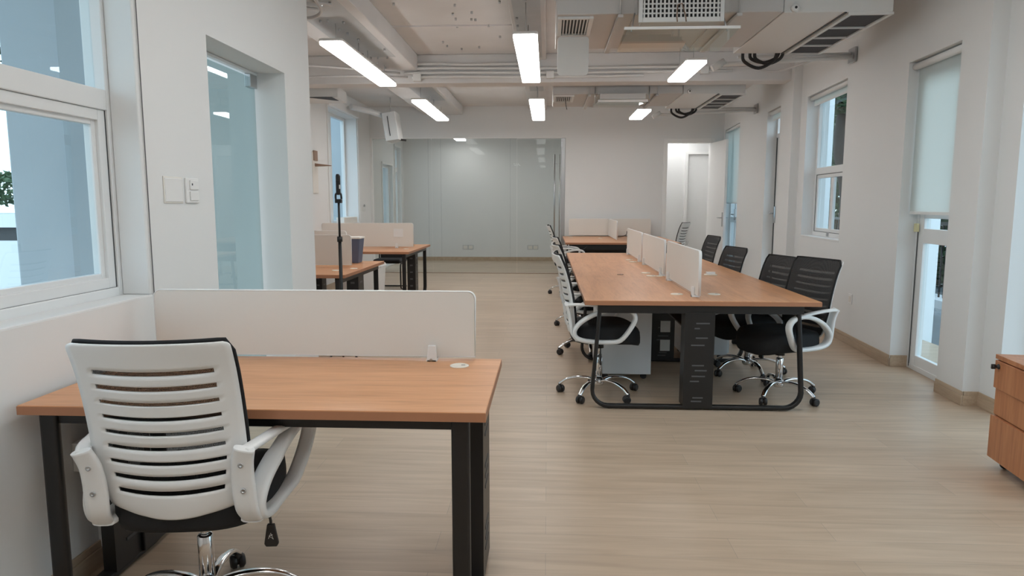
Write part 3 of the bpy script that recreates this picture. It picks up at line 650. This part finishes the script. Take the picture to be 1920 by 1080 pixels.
pn = divider(dk, -1.655, -.30, 2.795, 2.815, .776, 1.045)
b.bm.free()
clip(pn, -.475, 2.79, GT + .012, 0); clip(pn, -1.45, 2.79, GT + .012, 0)
grommet(dk, -.35, 2.69)
shift(dk)

# three-bay bench
bn = empty('bench_desk', (1.03, 6.85, 0), label='long wood-top bench desk for six with three white dividers along its middle', cat='desk')
XL, XR, XM = .255, 1.815, 1.035
for k in range(3):
    y0 = 4.6 + 1.5 * k
    top(bn, XL, XM - .001, y0, y0 + 1.4985, 'desky'); top(bn, XM + .001, XR, y0, y0 + 1.4985, 'desky')
for k, y in enumerate((4.66, 6.1, 7.6, 9.04)):
    b = MB(); b.ribbon(frame_loop(y, XL + .105, XR - .13, GT - .033, r=.11, splay=.045, axis='y'), .024, .0135, (0, 1, 0), 12, False, 5); b.build('leg', 'black', bn)
    MB().box(XL + .09, XR - .1, y - .024, y + .024, GT - .09, GT - .034).build('end_rail', 'black', bn)
    b = MB().box(XM - .105, XM + .095, y - .03, y + .10, .025, GT - .08); b.mi = 1
    for z, x0, x1 in ((.60, -.03, .06), (.565, -.04, -.005), (.50, -.03, .05), (.45, -.06, .03), (.31, -.05, .03), (.275, -.03, .05), (.235, -.05, .04), (.20, -.06, .0), (.085, -.04, .03), (.06, -.05, .02)):
        b.box(XM + x0, XM + x1, y - .0315, y - .030, z, z + .009)
    c = b.build('cable_column', ('black', 'slotc'), bn)
    if k == 1:
        for z, h in ((.106, .10), (.275, .10), (.45, .017)): MB().box(XM - .03, XM + .055, y - .036, y - .030, z, z + h).build('socket_window', 'panel', c)
for x in (XL + .2, XR - .2, XM): MB().box(x - .02, x + .02, 4.66, 9.04, GT - .075, GT - .034).build('rail', 'black', bn)
MB().box(XM - .10, XM + .10, 4.75, 8.95, GT - .2, GT - .19).build('cable_tray', 'black', bn)
for y0, y1 in ((4.71, 5.97), (6.12, 7.47), (7.60, 8.95)):
    pn = divider(bn, XM - .009, XM + .009, y0, y1, .785, 1.085)
    for y in (y0 + .12, y1 - .12): clip(pn, XM, y, GT + .018, PI / 2)
for x, y in ((.93, 4.95), (1.195, 4.96), (.93, 6.20), (.92, 6.46), (.95, 7.69), (.945, 7.98)): grommet(bn, x, y, r=.044)
grommet(bn, .667, 6.30, r=.03, m='brown'); grommet(bn, 1.0, 6.19, r=.03)
shift(bn, Vector((-1.03, -6.85, 0)))
for (x, y, m_, nm, lab, c_) in ((1.48, 6.30, 'cream', 'socket_box', 'small cream socket box on right half of the bench desk', 'socket box'),):
    o = empty(nm, (x, y, GT), label=lab, cat=c_)
    MB().prism(rrect(.11 if m_ == 'cream' and nm == 'socket_box' else .07, .07, .015), 'z', .0005, .010).build('base', m_, o, bevel=.002)
    MB().prism(rrect(.08 if nm == 'socket_box' else .045, .045, .01), 'z', .010, .030 if nm == 'socket_box' else .018).build('cap', 'plas' if nm == 'socket_box' else ('brown' if x < .8 else 'plas'), o, bevel=.002)

# mobile pedestals beneath bench
def pedestal(x0, x1, y0, y1, z1, label, m='white2', wood_=False):
    o = empty('drawer_pedestal', ((x0 + x1) / 2, (y0 + y1) / 2, 0), label=label, cat='cabinet', group='white pedestals under the bench desk')
    w2, d2 = (x1 - x0) / 2, (y1 - y0) / 2
    MB().box(-w2, w2, -d2, d2, .05, z1).build('body', m, o, bevel=.005)
    sx = -1 if x0 < 1 else 1
    for k, (a_, b_) in enumerate(((.07, .30), (.31, .43), (.44, z1 - .02))):
        d = MB().box(sx * w2, sx * (w2 + .018), -d2 + .01, d2 - .01, a_, b_).build('drawer', m, o, bevel=.003)
    for a_ in (-1, 1):
        for c_ in (-1, 1): MB(Matrix.Translation((a_ * (w2 - .05), c_ * (d2 - .06), .026)) @ Matrix.Rotation(PI / 2, 4, 'X')).lathe([(.024, -.01), (.026, 0), (.024, .01)], n=14).build('caster', 'rubber', o)
    return o
pedestal(.42, .83, 5.42, 5.95, .575, 'white pedestal under left side of bench desk nearest the camera')
pedestal(1.22, 1.62, 6.16, 6.60, .575, 'white pedestal under right side of bench desk behind the chairs')

# far right pair of desks
fd = empty('bench_desk', (1.1, 12.5, 0), label='far wood-top desk pair against back wall beside glass partition', cat='desk')
for x0, x1 in ((.30, 1.10), (1.102, 2.2)): 
    top(fd, x0, x1, 11.45, 13.72)
for y in (11.52, 13.6):
    MB().ribbon(frame_loop(y, .40, 2.10, GT - .033, r=.11, splay=.03, axis='y'), .024, .0135, (0, 1, 0), 12, False, 5).build('leg', 'black', fd)
MB().box(.36, 2.15, 11.5, 11.55, GT - .12, GT - .034).build('end_rail', 'black', fd)
MB().box(.4, 2.1, 12.2, 12.25, GT - .40, GT - .1).build('modesty_panel', 'black', fd)
divider(fd, .42, 1.20, 13.65, 13.67, .785, 1.105); divider(fd, 1.22, 2.02, 13.65, 13.67, .785, 1.105); divider(fd, 1.19, 1.208, 12.0, 13.60, .785, 1.10)
for x, y in ((.45, 13.3), (.98, 12.9), (1.33, 13.0)): grommet(fd, x, y)
shift(fd, Vector((-1.1, -12.5, 0)))
for pts, lab in ((((.42, 11.48, .70), (.55, 11.46, .63), (.66, 11.48, .70)), 'left black cable loop under edge of the far desk pair'),):
    tag(MB().tube(smooth(pts, 6), .006, 6).build('cable', 'rubber'), lab, 'cable')
tag(MB().tube(smooth([(1.25, 13.3, GT + .008), (1.4, 13.35, GT + .01), (1.5, 13.28, GT + .05), (1.52, 13.3, GT + .12), (1.56, 13.3, GT + .008), (1.8, 13.35, GT + .006)], 6), .006, 6).build('cable', 'rubber'), 'loose grey cable lying on the far desk by its back board', 'cable')

# left desks A and B
def pair_desk(x0, x1, y0, y1, label, right_only=False):
    o = empty('bench_desk', ((x0 + x1) / 2, (y0 + y1) / 2, 0), label=label, cat='desk')
    ym = (y0 + y1) / 2
    top(o, x0, x1, y0, ym - .001); top(o, x0, x1, ym + .001, y1)
    for x in (x0 + .07, x1 - .08):
        MB().ribbon(frame_loop(x, y0 + .06, y1 - .07, GT - .033, r=.1, axis='x'), .026, .0135, (1, 0, 0), 12, False, 5).build('leg', 'black', o)
        MB().box(x - .026, x + .026, y0 + .05, y1 - .05, GT - .085, GT - .034).build('end_rail', 'black', o)
        b = MB().box(x - .10, x + .02, ym - .10, ym + .10, .025, GT - .034); b.mi = 1; [b.box(x + .02, x + .022, ym - .05, ym + .05, z, z + .02) for z in (.1, .2, .3, .4, .5, .6)]; [b.box(x - .06, x - .02, ym - .102, ym - .10, z, z + .02) for z in (.1, .2, .3, .4, .5, .6)]; b.build('cable_column', ('black', 'slotc'), o)
    MB().box(x0 + .07, x1 - .08, ym - .03, ym + .03, GT - .085, GT - .034).build('rail', 'black', o)
    return o
da = pair_desk(-3.40, -1.845, 6.15, 7.68, 'wood-top desk pair just behind white wall corner, beside black tripod')
divider(da, -3.3, -2.0, 6.91, 6.928, .785, 1.085); divider(da, -3.3, -2.25, 7.60, 7.618, .785, 1.10)
grommet(da, -1.93, 6.75); grommet(da, -2.05, 6.55)
shift(da, Vector((2.6225, -6.915, 0)))
db = pair_desk(-3.40, -1.86, 9.15, 10.85, 'wood-top desk pair farther back at left, near glass partition')
divider(db, -3.3, -1.955, 9.95, 9.968, .785, 1.118)
clip(db.children[-1], -2.2, 9.955, GT + .012)
grommet(db, -2.02, 9.75)
MB().box(-2.24, -2.10, 9.94, 9.948, .92, 1.04).build('paper_label', 'plas', db)
shift(db, Vector((2.63, -10.0, 0)))

# bins
o = empty('waste_bin', (-2.16, 7.45, GT), label='dark blue grey tapered bin standing on desk beside white board', cat='bin')
def taper(b, w0, d0, w1, d1, z0, z1): b.ring_loft([[(sx * a / 2, sy * d / 2, z) for sx, sy in ((-1, -1), (1, -1), (1, 1), (-1, 1))] for a, d, z in ((w0, d0, z0), (w1, d1, z1))], True, False, False); return b
taper(MB(), .21, .16, .26, .20, .001, .27).build('bin_body', 'blue', o, bevel=.008); taper(MB(), .275, .215, .27, .21, .265, .285).build('bin_rim', 'panel', o, bevel=.004)
o = empty('waste_bin', (-2.22, 8.55, 0), label='tall white tapered waste bin on floor between the left desks', cat='bin')
taper(MB(), .24, .2, .31, .27, .001, .62).build('bin_body', 'plas', o, bevel=.01); taper(MB(), .33, .29, .30, .26, .62, .66).build('bin_lid', 'plas', o, bevel=.006)
tag(taper(MB(Matrix.Translation((-2.33, 8.02, 0))), .2, .2, .24, .24, .001, .52).build('waste_bin', 'plas', bevel=.01), 'shorter white bin under desk, left of the tall white bin', 'bin')

# ------------------------------------------------------------ tripod
tp = empty('phone_tripod', (-1.564, 5.10 + .02, 0), label='tall black phone tripod standing just past the white wall corner', cat='tripod')
MB().tube([(0, 0, .30), (0, 0, 1.14)], .0135, 12).build('lower_pole', 'black', tp); MB().tube([(0, 0, 1.13), (0, 0, 1.43)], .0085, 12).build('upper_pole', 'black', tp)
for k in range(3):
    a = PI / 2 + k * 2 * PI / 3 + .3; MB().tube([(0.012 * math.cos(a), .012 * math.sin(a), .42), (.24 * math.cos(a), .24 * math.sin(a), .012)], .008, 8).build('leg', 'black', tp)
MB().lathe([(.02, 1.12), (.02, 1.16)], n=16).build('clamp_collar', 'black', tp); MB().lathe([(.022, .38), (.022, .46)], n=16).build('leg_hub', 'black', tp)
MB().box(-.024, .024, -.02, .02, 1.41, 1.44).build('mount', 'black', tp, bevel=.004)
b = MB(); b.tube(smooth([(-.022, 0, 1.44), (-.02, 0, 1.475), (0, 0, 1.485), (.018, 0, 1.475), (.022, 0, 1.44)], 5), .008, 8); b.build('mount_yoke', 'black', tp)
MB().prism(rrect(.03, .15, .012, 0, 1.545), 'y', -.012, .012).build('phone_clamp', 'black', tp, bevel=.003)
MB().prism(rrect(.022, .05, .008, 0, 1.60), 'y', -.018, .010).build('clamp_head', 'rubber', tp, bevel=.003); MB().box(.010, .019, -.014, -.008, 1.515, 1.545).build('clamp_label', 'plas', tp)

# ------------------------------------------------------------ wood cabinet at right
cb = empty('drawer_pedestal', (2.568, 3.43, 0), rz=math.radians(-7), label='wood-look three drawer pedestal on casters at right edge by window', cat='cabinet')
MB().box(-.195, .205, -.26, .26, .055, .588).build('body', 'deskz', cb, bevel=.002)
MB().box(-.215, .21, -.265, .265, .589, .613).build('top_board', 'deskz', cb, bevel=.002)
for a_, c_, of in ((.056, .285, .026), (.291, .432, .012), (.436, .584, .024)):
    MB().box(-.195 - of, -.196, -.255, .255, a_, c_).build('drawer', 'deskz', cb, bevel=.002)
MB(Matrix.Translation((-.218, .215, .555)) @ Matrix.Rotation(-PI / 2, 4, 'Y')).lathe([(.014, 0), (.014, .006), (.009, .007), (.008, .022), (.011, .024), (.010, .034)], n=16).build('lock', 'rubber', cb)
MB().box(-.256, -.236, .209, .221, .542, .568).build('key', 'rubber', cb, bevel=.003)
for a_ in (-.15, .16):
    for c_ in (-.21, .21):
        c = MB(Matrix.Translation((a_, c_, .026)) @ Matrix.Rotation(PI / 2, 4, 'X')).lathe([(.022, -.012), (.0255, -.006), (.0255, .006), (.022, .012)], n=16).build('caster', 'rubber', cb); MB().box(a_ - .012, a_ + .012, c_ - .015, c_ + .015, .03, .055).build('caster_fork', 'black', c)

# ------------------------------------------------------------ socket trunking by the desk
o = empty('socket_trunking', (-1.75, 2.5, 0), label='white socket box on vertical cable trunk under nearest desk', cat='socket box')
MB().box(.0, .045, -.03, .05, .0, .42).build('cable_trunk', 'plas', o, bevel=.003)
b = MB().box(.0, .065, -.14, .09, .42, .53).build('socket_box', 'plas', o, bevel=.004)
q = MB(); [q.box(.065, .066, y, y + .006, z, z + .006) for y, z in ((-.02, .49), (0.0, .48), (.02, .49))]; q.build('socket_holes', 'dark', b)
MB().box(.08, .155, .02, .28, .03, .28).build('floor_box', 'black', o, bevel=.004)

# ------------------------------------------------------------ task chair
def make_chair(label):
    t = empty('office_chair', label=label, cat='chair')
    NV, NU = 66, 24
    prof = smooth([(-.188, .490), (-.198, .535), (-.206, .61), (-.220, .72), (-.242, .83), (-.270, .93), (-.292, .985), (-.318, 1.04)], 12)
    prof = [Vector((a[0], a[1], 0)) for a in prof]; cum = [0.0]
    for a, b_ in zip(prof, prof[1:]): cum.append(cum[-1] + (b_ - a).length)
    def pr(v):
        x = v * cum[-1]; i = 0
        while i < len(prof) - 2 and cum[i + 1] < x: i += 1
        return prof[i].lerp(prof[i + 1], (x - cum[i]) / (cum[i + 1] - cum[i]))
    def halfw(v):
        w = .186 + .044 * min(1, (v / .34)) ** .8 - .002 * v
        if v < .06: w -= .05 * (1 - math.sqrt(max(0, 1 - ((.06 - v) / .06) ** 2)))
        if v > .965: w -= .02 * (1 - math.sqrt(max(0, 1 - ((v - .965) / .035) ** 2)))
        return w
    def pt(u, v, off=0, ws=1.0):
        p = pr(v); c = .040 * (1 - u * u) * (1 - .25 * v)
        return (u * halfw(v) * ws, p[0] - c + off, p[1] - .020 * (1 - u * u) * (1 - .85 * v ** 4))
    # slot rows on a v grid
    slotv = [.838 - .085 * k for k in range(9)]
    vs = {0.0, 1.0}
    for k in range(41): vs.add(k / 40)
    for i, s_ in enumerate(slotv):
        hw = .0145 if i < 2 else .0118 if i < 7 else .0145
        vs = {v for v in vs if abs(v - s_) > hw + .004 or v in (0.0, 1.0)}; vs |= {s_ - hw, s_ + hw}
    for e in (.01, .025, .05, .975, .985, .993): vs.add(e)
    vs = sorted(vs); b = MB(); grid = []
    us = [-1 + 2 * k / NU for k in range(NU + 1)]
    for v in vs: grid.append([b.v(pt(u, v)) for u in us])
    for i in range(len(vs) - 1):
        vm = (vs[i] + vs[i + 1]) / 2; sl = [k for k, s_ in enumerate(slotv) if abs(vm - s_) < .0125 and vs[i + 1] - vs[i] > .02 and abs(vs[i] + vs[i + 1] - 2 * s_) < .002]
        for j in range(NU):
            um = abs((us[j] + us[j + 1]) / 2)
            if sl and um < (.76 if sl[0] < 4 else .74 if sl[0] < 7 else .72): continue
            b.f([grid[i][j], grid[i][j + 1], grid[i + 1][j + 1], grid[i + 1][j]], True)
    b.build('backrest', 'plas', t, solid=.006)
    b = MB(); g = []
    vv = [k / 24 for k in range(25)]
    for v in vv: g.append([b.v(pt(u, .012 + v * .995, .030 * (1 - .5 * u * u), 1.0)) for u in us])
    for i in range(24):
        for j in range(NU): b.f([g[i][j], g[i][j + 1], g[i + 1][j + 1], g[i + 1][j]], True)
    mb = b.build('mesh_back', 'mesh', t)
    rim = [pt(u, 1.0, .016, 1.0) for u in us]; rim = [(x, y, z + .003) for x, y, z in rim]
    lft = [pt(-1, v, .012, 1.0) for v in [k / 16 for k in range(2, 16)]]; rgt = [pt(1, v, .012, 1.0) for v in [k / 16 for k in range(15, 1, -1)]]
    MB().tube(lft + rim + rgt, .0065, 8).build('mesh_rim', 'fabric', mb)
    # seat cushion
    b = MB(); rings = []
    for z, s_, dz in ((.412, .90, 0), (.418, .97, 0), (.44, 1.0, 0), (.48, 1.0, 0), (.515, .985, 0), (.532, .94, 0), (.540, .80, 0), (.542, .4, 0)):
        r = []
        for k in range(40):
            a = 2 * PI * k / 40; c, q = math.cos(a), math.sin(a)
            x = .245 * s_ * math.copysign(abs(c) ** .62, c); y = .25 * s_ * math.copysign(abs(q) ** .62, q)
            zz = z - (.030 * max(0, (y - .10) / .13) ** 2 if y > .10 else 0) + (.008 * (abs(x) / .24) ** 2 if z > .5 else 0)
            r.append((x, y + .035, zz))
        rings.append(r)
    b.ring_loft(rings); b.build('seat', 'fabric', t)
    # armrests
    for s in (-1, 1):
        loop = [(.256, .05, .437), (.248, -.10, .440), (.242, -.185, .462), (.244, -.205, .515), (.256, -.165, .575), (.280, -.08, .632), (.300, .02, .668), (.312, .11, .678), (.318, .18, .660), (.312, .205, .61), (.296, .17, .53), (.272, .115, .455)]
        P = smooth([(s * x, y, z) for x, y, z in loop], 4, True)
        n = len(P); wa = []; 
        for p in P: wa.append(.026 if p.y > -.1 else .030)
        a = MB(); a.ribbon(P, wa, .015, (1, 0, 0), 12, True, 3.2)
        sp = smooth([(s * .232, -.262, .695), (s * .258, -.20, .702), (s * .282, -.08, .700), (s * .306, .06, .690), (s * .312, .12, .680)], 4)
        a.ribbon(sp, .022, .010, (1, 0, 0), 12, False, 3)
        br = smooth([(s * .228, -.190, .452), (s * .222, -.225, .50), (s * .219, -.236, .58), (s * .222, -.248, .65), (s * .236, -.266, .705)], 5)
        a.ribbon(br, [.036 - .008 * abs(k / (len(br) - 1) - .4) for k in range(len(br))], .012, (1, 0, 0), 12, False, 3)
        a.ribbon([(s * .225, -.197, .452), (s * .225, -.12, .440), (s * .235, -.04, .437)], .034, .012, (1, 0, 0), 12, False, 3)
        arm = a.build('armrest', 'plas', t)
        for y, z in ((-.249, .565), (-.261, .650)):
            MB(Matrix.Translation((s * .221, y, z)) @ Matrix.Rotation(PI / 2, 4, 'X')).lathe([(.008, -.004), (.008, .002), (.004, .002), (.004, -.002)], n=12).build('screw', 'steel', arm)
    MB().box(-.09, .09, -.11, .11, .385, .413).build('seat_plate', 'black', t, bevel=.008)
    MB().tube(smooth([(.06, -.02, .397), (.18, -.02, .394), (.222, -.02, .380), (.228, -.02, .340)], 4), .005, 8).build('lever_rod', 'black', t)
    MB(Matrix.Translation((.228, -.02, .310))).prism([(-.012, .04), (.012, .04), (.024, -.03), (.018, -.04), (-.018, -.04), (-.024, -.03)], 'y', -.007, .007).build('lever_paddle', 'rubber', t, bevel=.003)
    b = MB(Matrix.Translation((.228, -.0275, .310))); b.tube([(-.008, 0, -.01), (0, 0, .01), (.008, 0, -.012), (-.006, 0, 0), (.006, 0, .004)], .0012, 5); b.build('lever_symbol', 'plas', t.children[-1])
    MB().lathe([(.034, .345), (.030, .386)], n=20).build('tilt_housing', 'black', t)
    MB().lathe([(.014, .27), (.014, .40)], n=20).build('gas_piston', 'chrome', t)
    MB().lathe([(.0255, .10), (.0255, .285), (.022, .29), (.015, .291)], n=24).build('gas_cylinder', 'chrome', t)
    b = MB(); b.lathe([(.034, .075), (.040, .085), (.040, .115), (.030, .125)], n=24)
    for k in range(5):
        a = 2 * PI * k / 5 + PI / 2; c, s_ = math.cos(a), math.sin(a)
        p = smooth([(r * c, r * s_, z) for r, z in ((.02, .105), (.08, .122), (.16, .122), (.235, .103), (.285, .070), (.295, .062))], 4)
        b.ribbon(p, [.019 - .004 * i / (len(p) - 1) for i in range(len(p))], .010, (-s_, c, 0), 10, False, 2.6)
    base = b.build('star_base', 'chrome', t)
    for k in range(5):
        a = 2 * PI * k / 5 + PI / 2; x, y = .293 * math.cos(a), .293 * math.sin(a)
        q = MB(Matrix.Translation((x, y, .028)) @ Matrix.Rotation(a + .5 + k * .9, 4, 'Z') @ Matrix.Translation((.010, 0, 0)) @ Matrix.Rotation(PI / 2, 4, 'X'))
        q.lathe([(.020, -.027), (.0275, -.020), (.0275, -.006), (.015, -.005), (.015, .005), (.0275, .006), (.0275, .020), (.020, .027)], n=18)
        q.T = Matrix.Translation((x, y, 0)); q.lathe([(.012, .035), (.012, .066), (.006, .068)], n=12); q.build('caster', 'rubber', base)
    return t
UP = ('backrest', 'mesh_back', 'seat', 'armrest', 'seat_plate', 'lever', 'tilt', 'gas_piston')
proto = make_chair('large white-backed office chair seen from behind at the nearest desk')
def raise_chair(c, dz):
    for ch in c.children:
        if ch.name.startswith(UP): ch.location.z = dz
def deg(a): return math.radians(a)
chairs = [
 # x, y, heading (0 = faces +y), raise, label, group
 (.385, 5.00, -87, .01, 'white-backed office chair at front left of bench desk, nearest the camera', 'chairs left of the bench desk'),
 (.39, 6.45, -84, -.01, 'white-backed office chair second from camera on left of bench desk', 'chairs left of the bench desk'),
 (.40, 7.85, -85, -.01, 'white-backed office chair third from camera on left of bench desk', 'chairs left of the bench desk'),
 (.33, 10.7, -86, .03, 'farthest left office chair, before the far desk pair', 'chairs at the far desk pair'),
 (1.70, 5.02, 112, -.035, 'office chair at front right of bench desk, its black mesh turned to camera', 'chairs right of the bench desk'),
 (1.67, 5.72, 106, -.07, 'office chair right of bench desk, half hidden by the nearest right chair', 'chairs right of the bench desk'),
 (1.63, 7.05, 104, -.08, 'office chair on right of bench desk in front of narrow side door', 'chairs right of the bench desk'),
 (1.72, 8.45, 97, -.03, 'office chair at far right end of bench desk before open door', 'chairs right of the bench desk'),
 (2.16, 12.4, 60, .03, 'office chair at the far desk pair, its pale back toward open door', 'chairs at the far desk pair'),
]
for x, y, a, dz, lab, g in chairs:
    c = copy_thing(proto, (x, y, 0), deg(a), lab, g); raise_chair(c, dz)
    for ch in c.children:
        if ch.name.startswith('star_base'): ch.rotation_euler.z = deg({5.0: 20, 5.02: 30, 5.72: 10}.get(y, (x * 170 + y * 31) % 72))
proto.location = (-1.16, 2.17, 0); proto.rotation_euler.z = deg(6); raise_chair(proto, -.02)

# cantilever visitor chair behind far left desk
vc = empty('visitor_chair', (-2.62, 11.3, 0), rz=PI, label='black cantilever chair with dark seat behind the farther left desk', cat='chair')
for s in (-1, 1):
    MB().tube(smooth([(s * .23, .20, .43), (s * .23, .24, .36), (s * .23, .23, .08), (s * .23, .17, .016), (s * .23, -.1, .014), (s * .23, -.22, .014)], 5), .012, 10).build('frame_tube', 'chrome' if 0 else 'black', vc)
    MB().tube(smooth([(s * .23, .20, .43), (s * .23, -.18, .44), (s * .23, -.25, .55), (s * .21, -.26, 1.03)], 5), .012, 10).build('back_tube', 'black', vc)
MB().tube([(-.23, -.22, .014), (.23, -.22, .014)], .012, 10).build('floor_tube', 'black', vc)
MB().box(-.225, .225, -.20, .24, .43, .50).build('seat', 'fabric', vc, bevel=.03, seg=4)
MB(Matrix.Rotation(deg(4), 4, 'X')).box(-.215, .215, -.245, -.20, .50, 1.085).build('backrest', 'fabric', vc, bevel=.03, seg=4)

# ------------------------------------------------------------ exterior
struct(MB().box(3.25, 16, -8, 40, -.30, -.12).build('terrace_paving', 'tile'))
struct(MB().box(-20, -1.98, -8, 4.98, -.32, -.14).build('ground_left', 'tile'))
struct(MB().box(-20, -3.87, 4.98, 40, -.32, -.14).build('ground_far_left', 'tile'))
for x0, x1, y0, y1, lab in ((3.55, 4.0, 7.25, 7.7, 'white square pillar outside nearest glazed door'), (3.9, 4.33, 10.9, 11.4, 'white square pillar outside the square side window'), (3.7, 4.2, 14.2, 14.8, 'white square pillar outside the farthest side door')):
    tag(MB().box(x0, x1, y0, y1, -.12, 3.6).build('pillar', 'extw', bevel=.01), lab, 'pillar', 'terrace pillars')
tag(MB().box(-2.42, -1.98, 3.02, 3.5, -.14, 4.2).build('pillar', 'ext', bevel=.01), 'blue grey pillar outside the left window by the glass door', 'pillar')
tag(MB().box(-2.9, -2.75, 2.98, 3.5, -.14, 4.2).build('pillar', 'ext', bevel=.01), 'slim pale pillar outside left window', 'pillar') if False else None
struct(MB().box(-9.5, -3.92, 13.6, 13.8, -.14, 5).build('wall_outside_far_left', 'extg'))
tag(MB().box(-2.13, -1.98, 2.985, 3.018, -.14, 4.2).build('grey_strip', 'extg'), 'grey cladding strip on outside pillar beside left window frame', 'facade')  # thin grey box over the right part of the pillar face
# planter and hedge at left
pl = empty('planter', (-6.0, 7.2, -.14), label='long white planter wall with grey cap outside left window', cat='planter')
MB().box(-4, .9, -.3, .4, 0, 1.16).build('planter_body', 'extw', pl); MB().box(-4, .92, -.34, .4, 1.30, 1.44).build('cap_slab', 'extw', pl); MB().box(-4, .88, -.25, .4, 1.16, 1.30).build('recess_band', 'gask', pl)
def bush(name, c, r, n, label, cat, s=.05, group=None, root=None):
    b = MB(); rnd = random.Random(len(label or '') * 7 + n)
    for _ in range(n):
        d = Vector((rnd.gauss(0, 1), rnd.gauss(0, 1), rnd.gauss(0, 1))).normalized() * rnd.uniform(.55, 1) ** .5
        p = Vector(c) + Vector((d.x * r[0], d.y * r[1], d.z * r[2]))
        u = Vector((rnd.gauss(0, 1), rnd.gauss(0, 1), rnd.gauss(0, .6))).normalized(); v_ = u.cross(Vector((rnd.gauss(0, 1), rnd.gauss(0, 1), rnd.gauss(0, 1)))).normalized()
        k = s * rnd.uniform(.6, 1.4); a = [b.v(p + u * k), b.v(p + v_ * k * .45 + u * k * .2), b.v(p - u * k * .9), b.v(p - v_ * k * .45 + u * k * .2)]; b.f(a)
    return tag(b.build(name, 'leaf'), label, cat, group)
bush('hedge', (-7.2, 7.2, 1.57), (2.4, .3, .22), 5200, 'low green hedge growing on top of the white planter', 'hedge', .035)
bush('vine', (-3.2, 3.9, 2.35), (.25, .2, .35), 260, 'thin leafy vine hanging outside the left window', 'vine', .03)
# right hedge, trees, fence
for i, (x, y, z, rx, ry, rz, n, lab) in enumerate((
   (7.2, 9.8, 1.3, .9, 1.7, 1.5, 6500, 'dark green hedge seen through the nearest glazed door'),
   (7.6, 13.3, 1.6, 1.0, 1.6, 1.9, 7000, 'dark green bush behind pillar outside square side window'),
   (8.2, 18.8, 2.2, 1.3, 1.7, 2.4, 7500, 'tall green shrub far behind the side window'),
   (8.5, 24.5, 2.4, 1.5, 3.2, 2.6, 7000, 'most distant tall shrub on the terrace edge'))):
    bush('hedge', (x, y, z), (rx, ry, rz), n, lab, 'hedge', .10, 'terrace greenery')
tr = empty('tree', (6.6, 15.9, -.12), label='dark trunked tree outside the square side window', cat='tree')
MB().tube(smooth([(0, 0, 0), (.1, 0, 1.6), (-.1, .1, 3.0), (.25, .2, 4.8)], 4), [.17 - .004 * k for k in range(13)], 12).build('trunk', 'bark', tr)
MB().tube(smooth([(.05, 0, 1.9), (.5, -.1, 2.6), (.9, -.2, 3.6)], 4), .06, 8).build('branch', 'bark', tr)
cr = bush('crown', (.2, 0, 4.4), (.9, .9, 1.0), 5200, None, None, .11); cr.parent = tr
fe = empty('garden_fence', (5.9, 12, -.12), label='black metal bar fence along the terrace edge', cat='fence')
b = MB(); [b.box(-.01, .01, -5 + k * .12, -4.98 + k * .12, 0, 1.25) for k in range(110)]; b.build('fence_bars', 'black', fe); MB().box(-.02, .02, -5, 8.2, 1.2, 1.25).build('top_rail', 'black', fe); MB().box(-.2, .2, -5, 8.2, 0, .12).build('kerb', 'extw', fe)
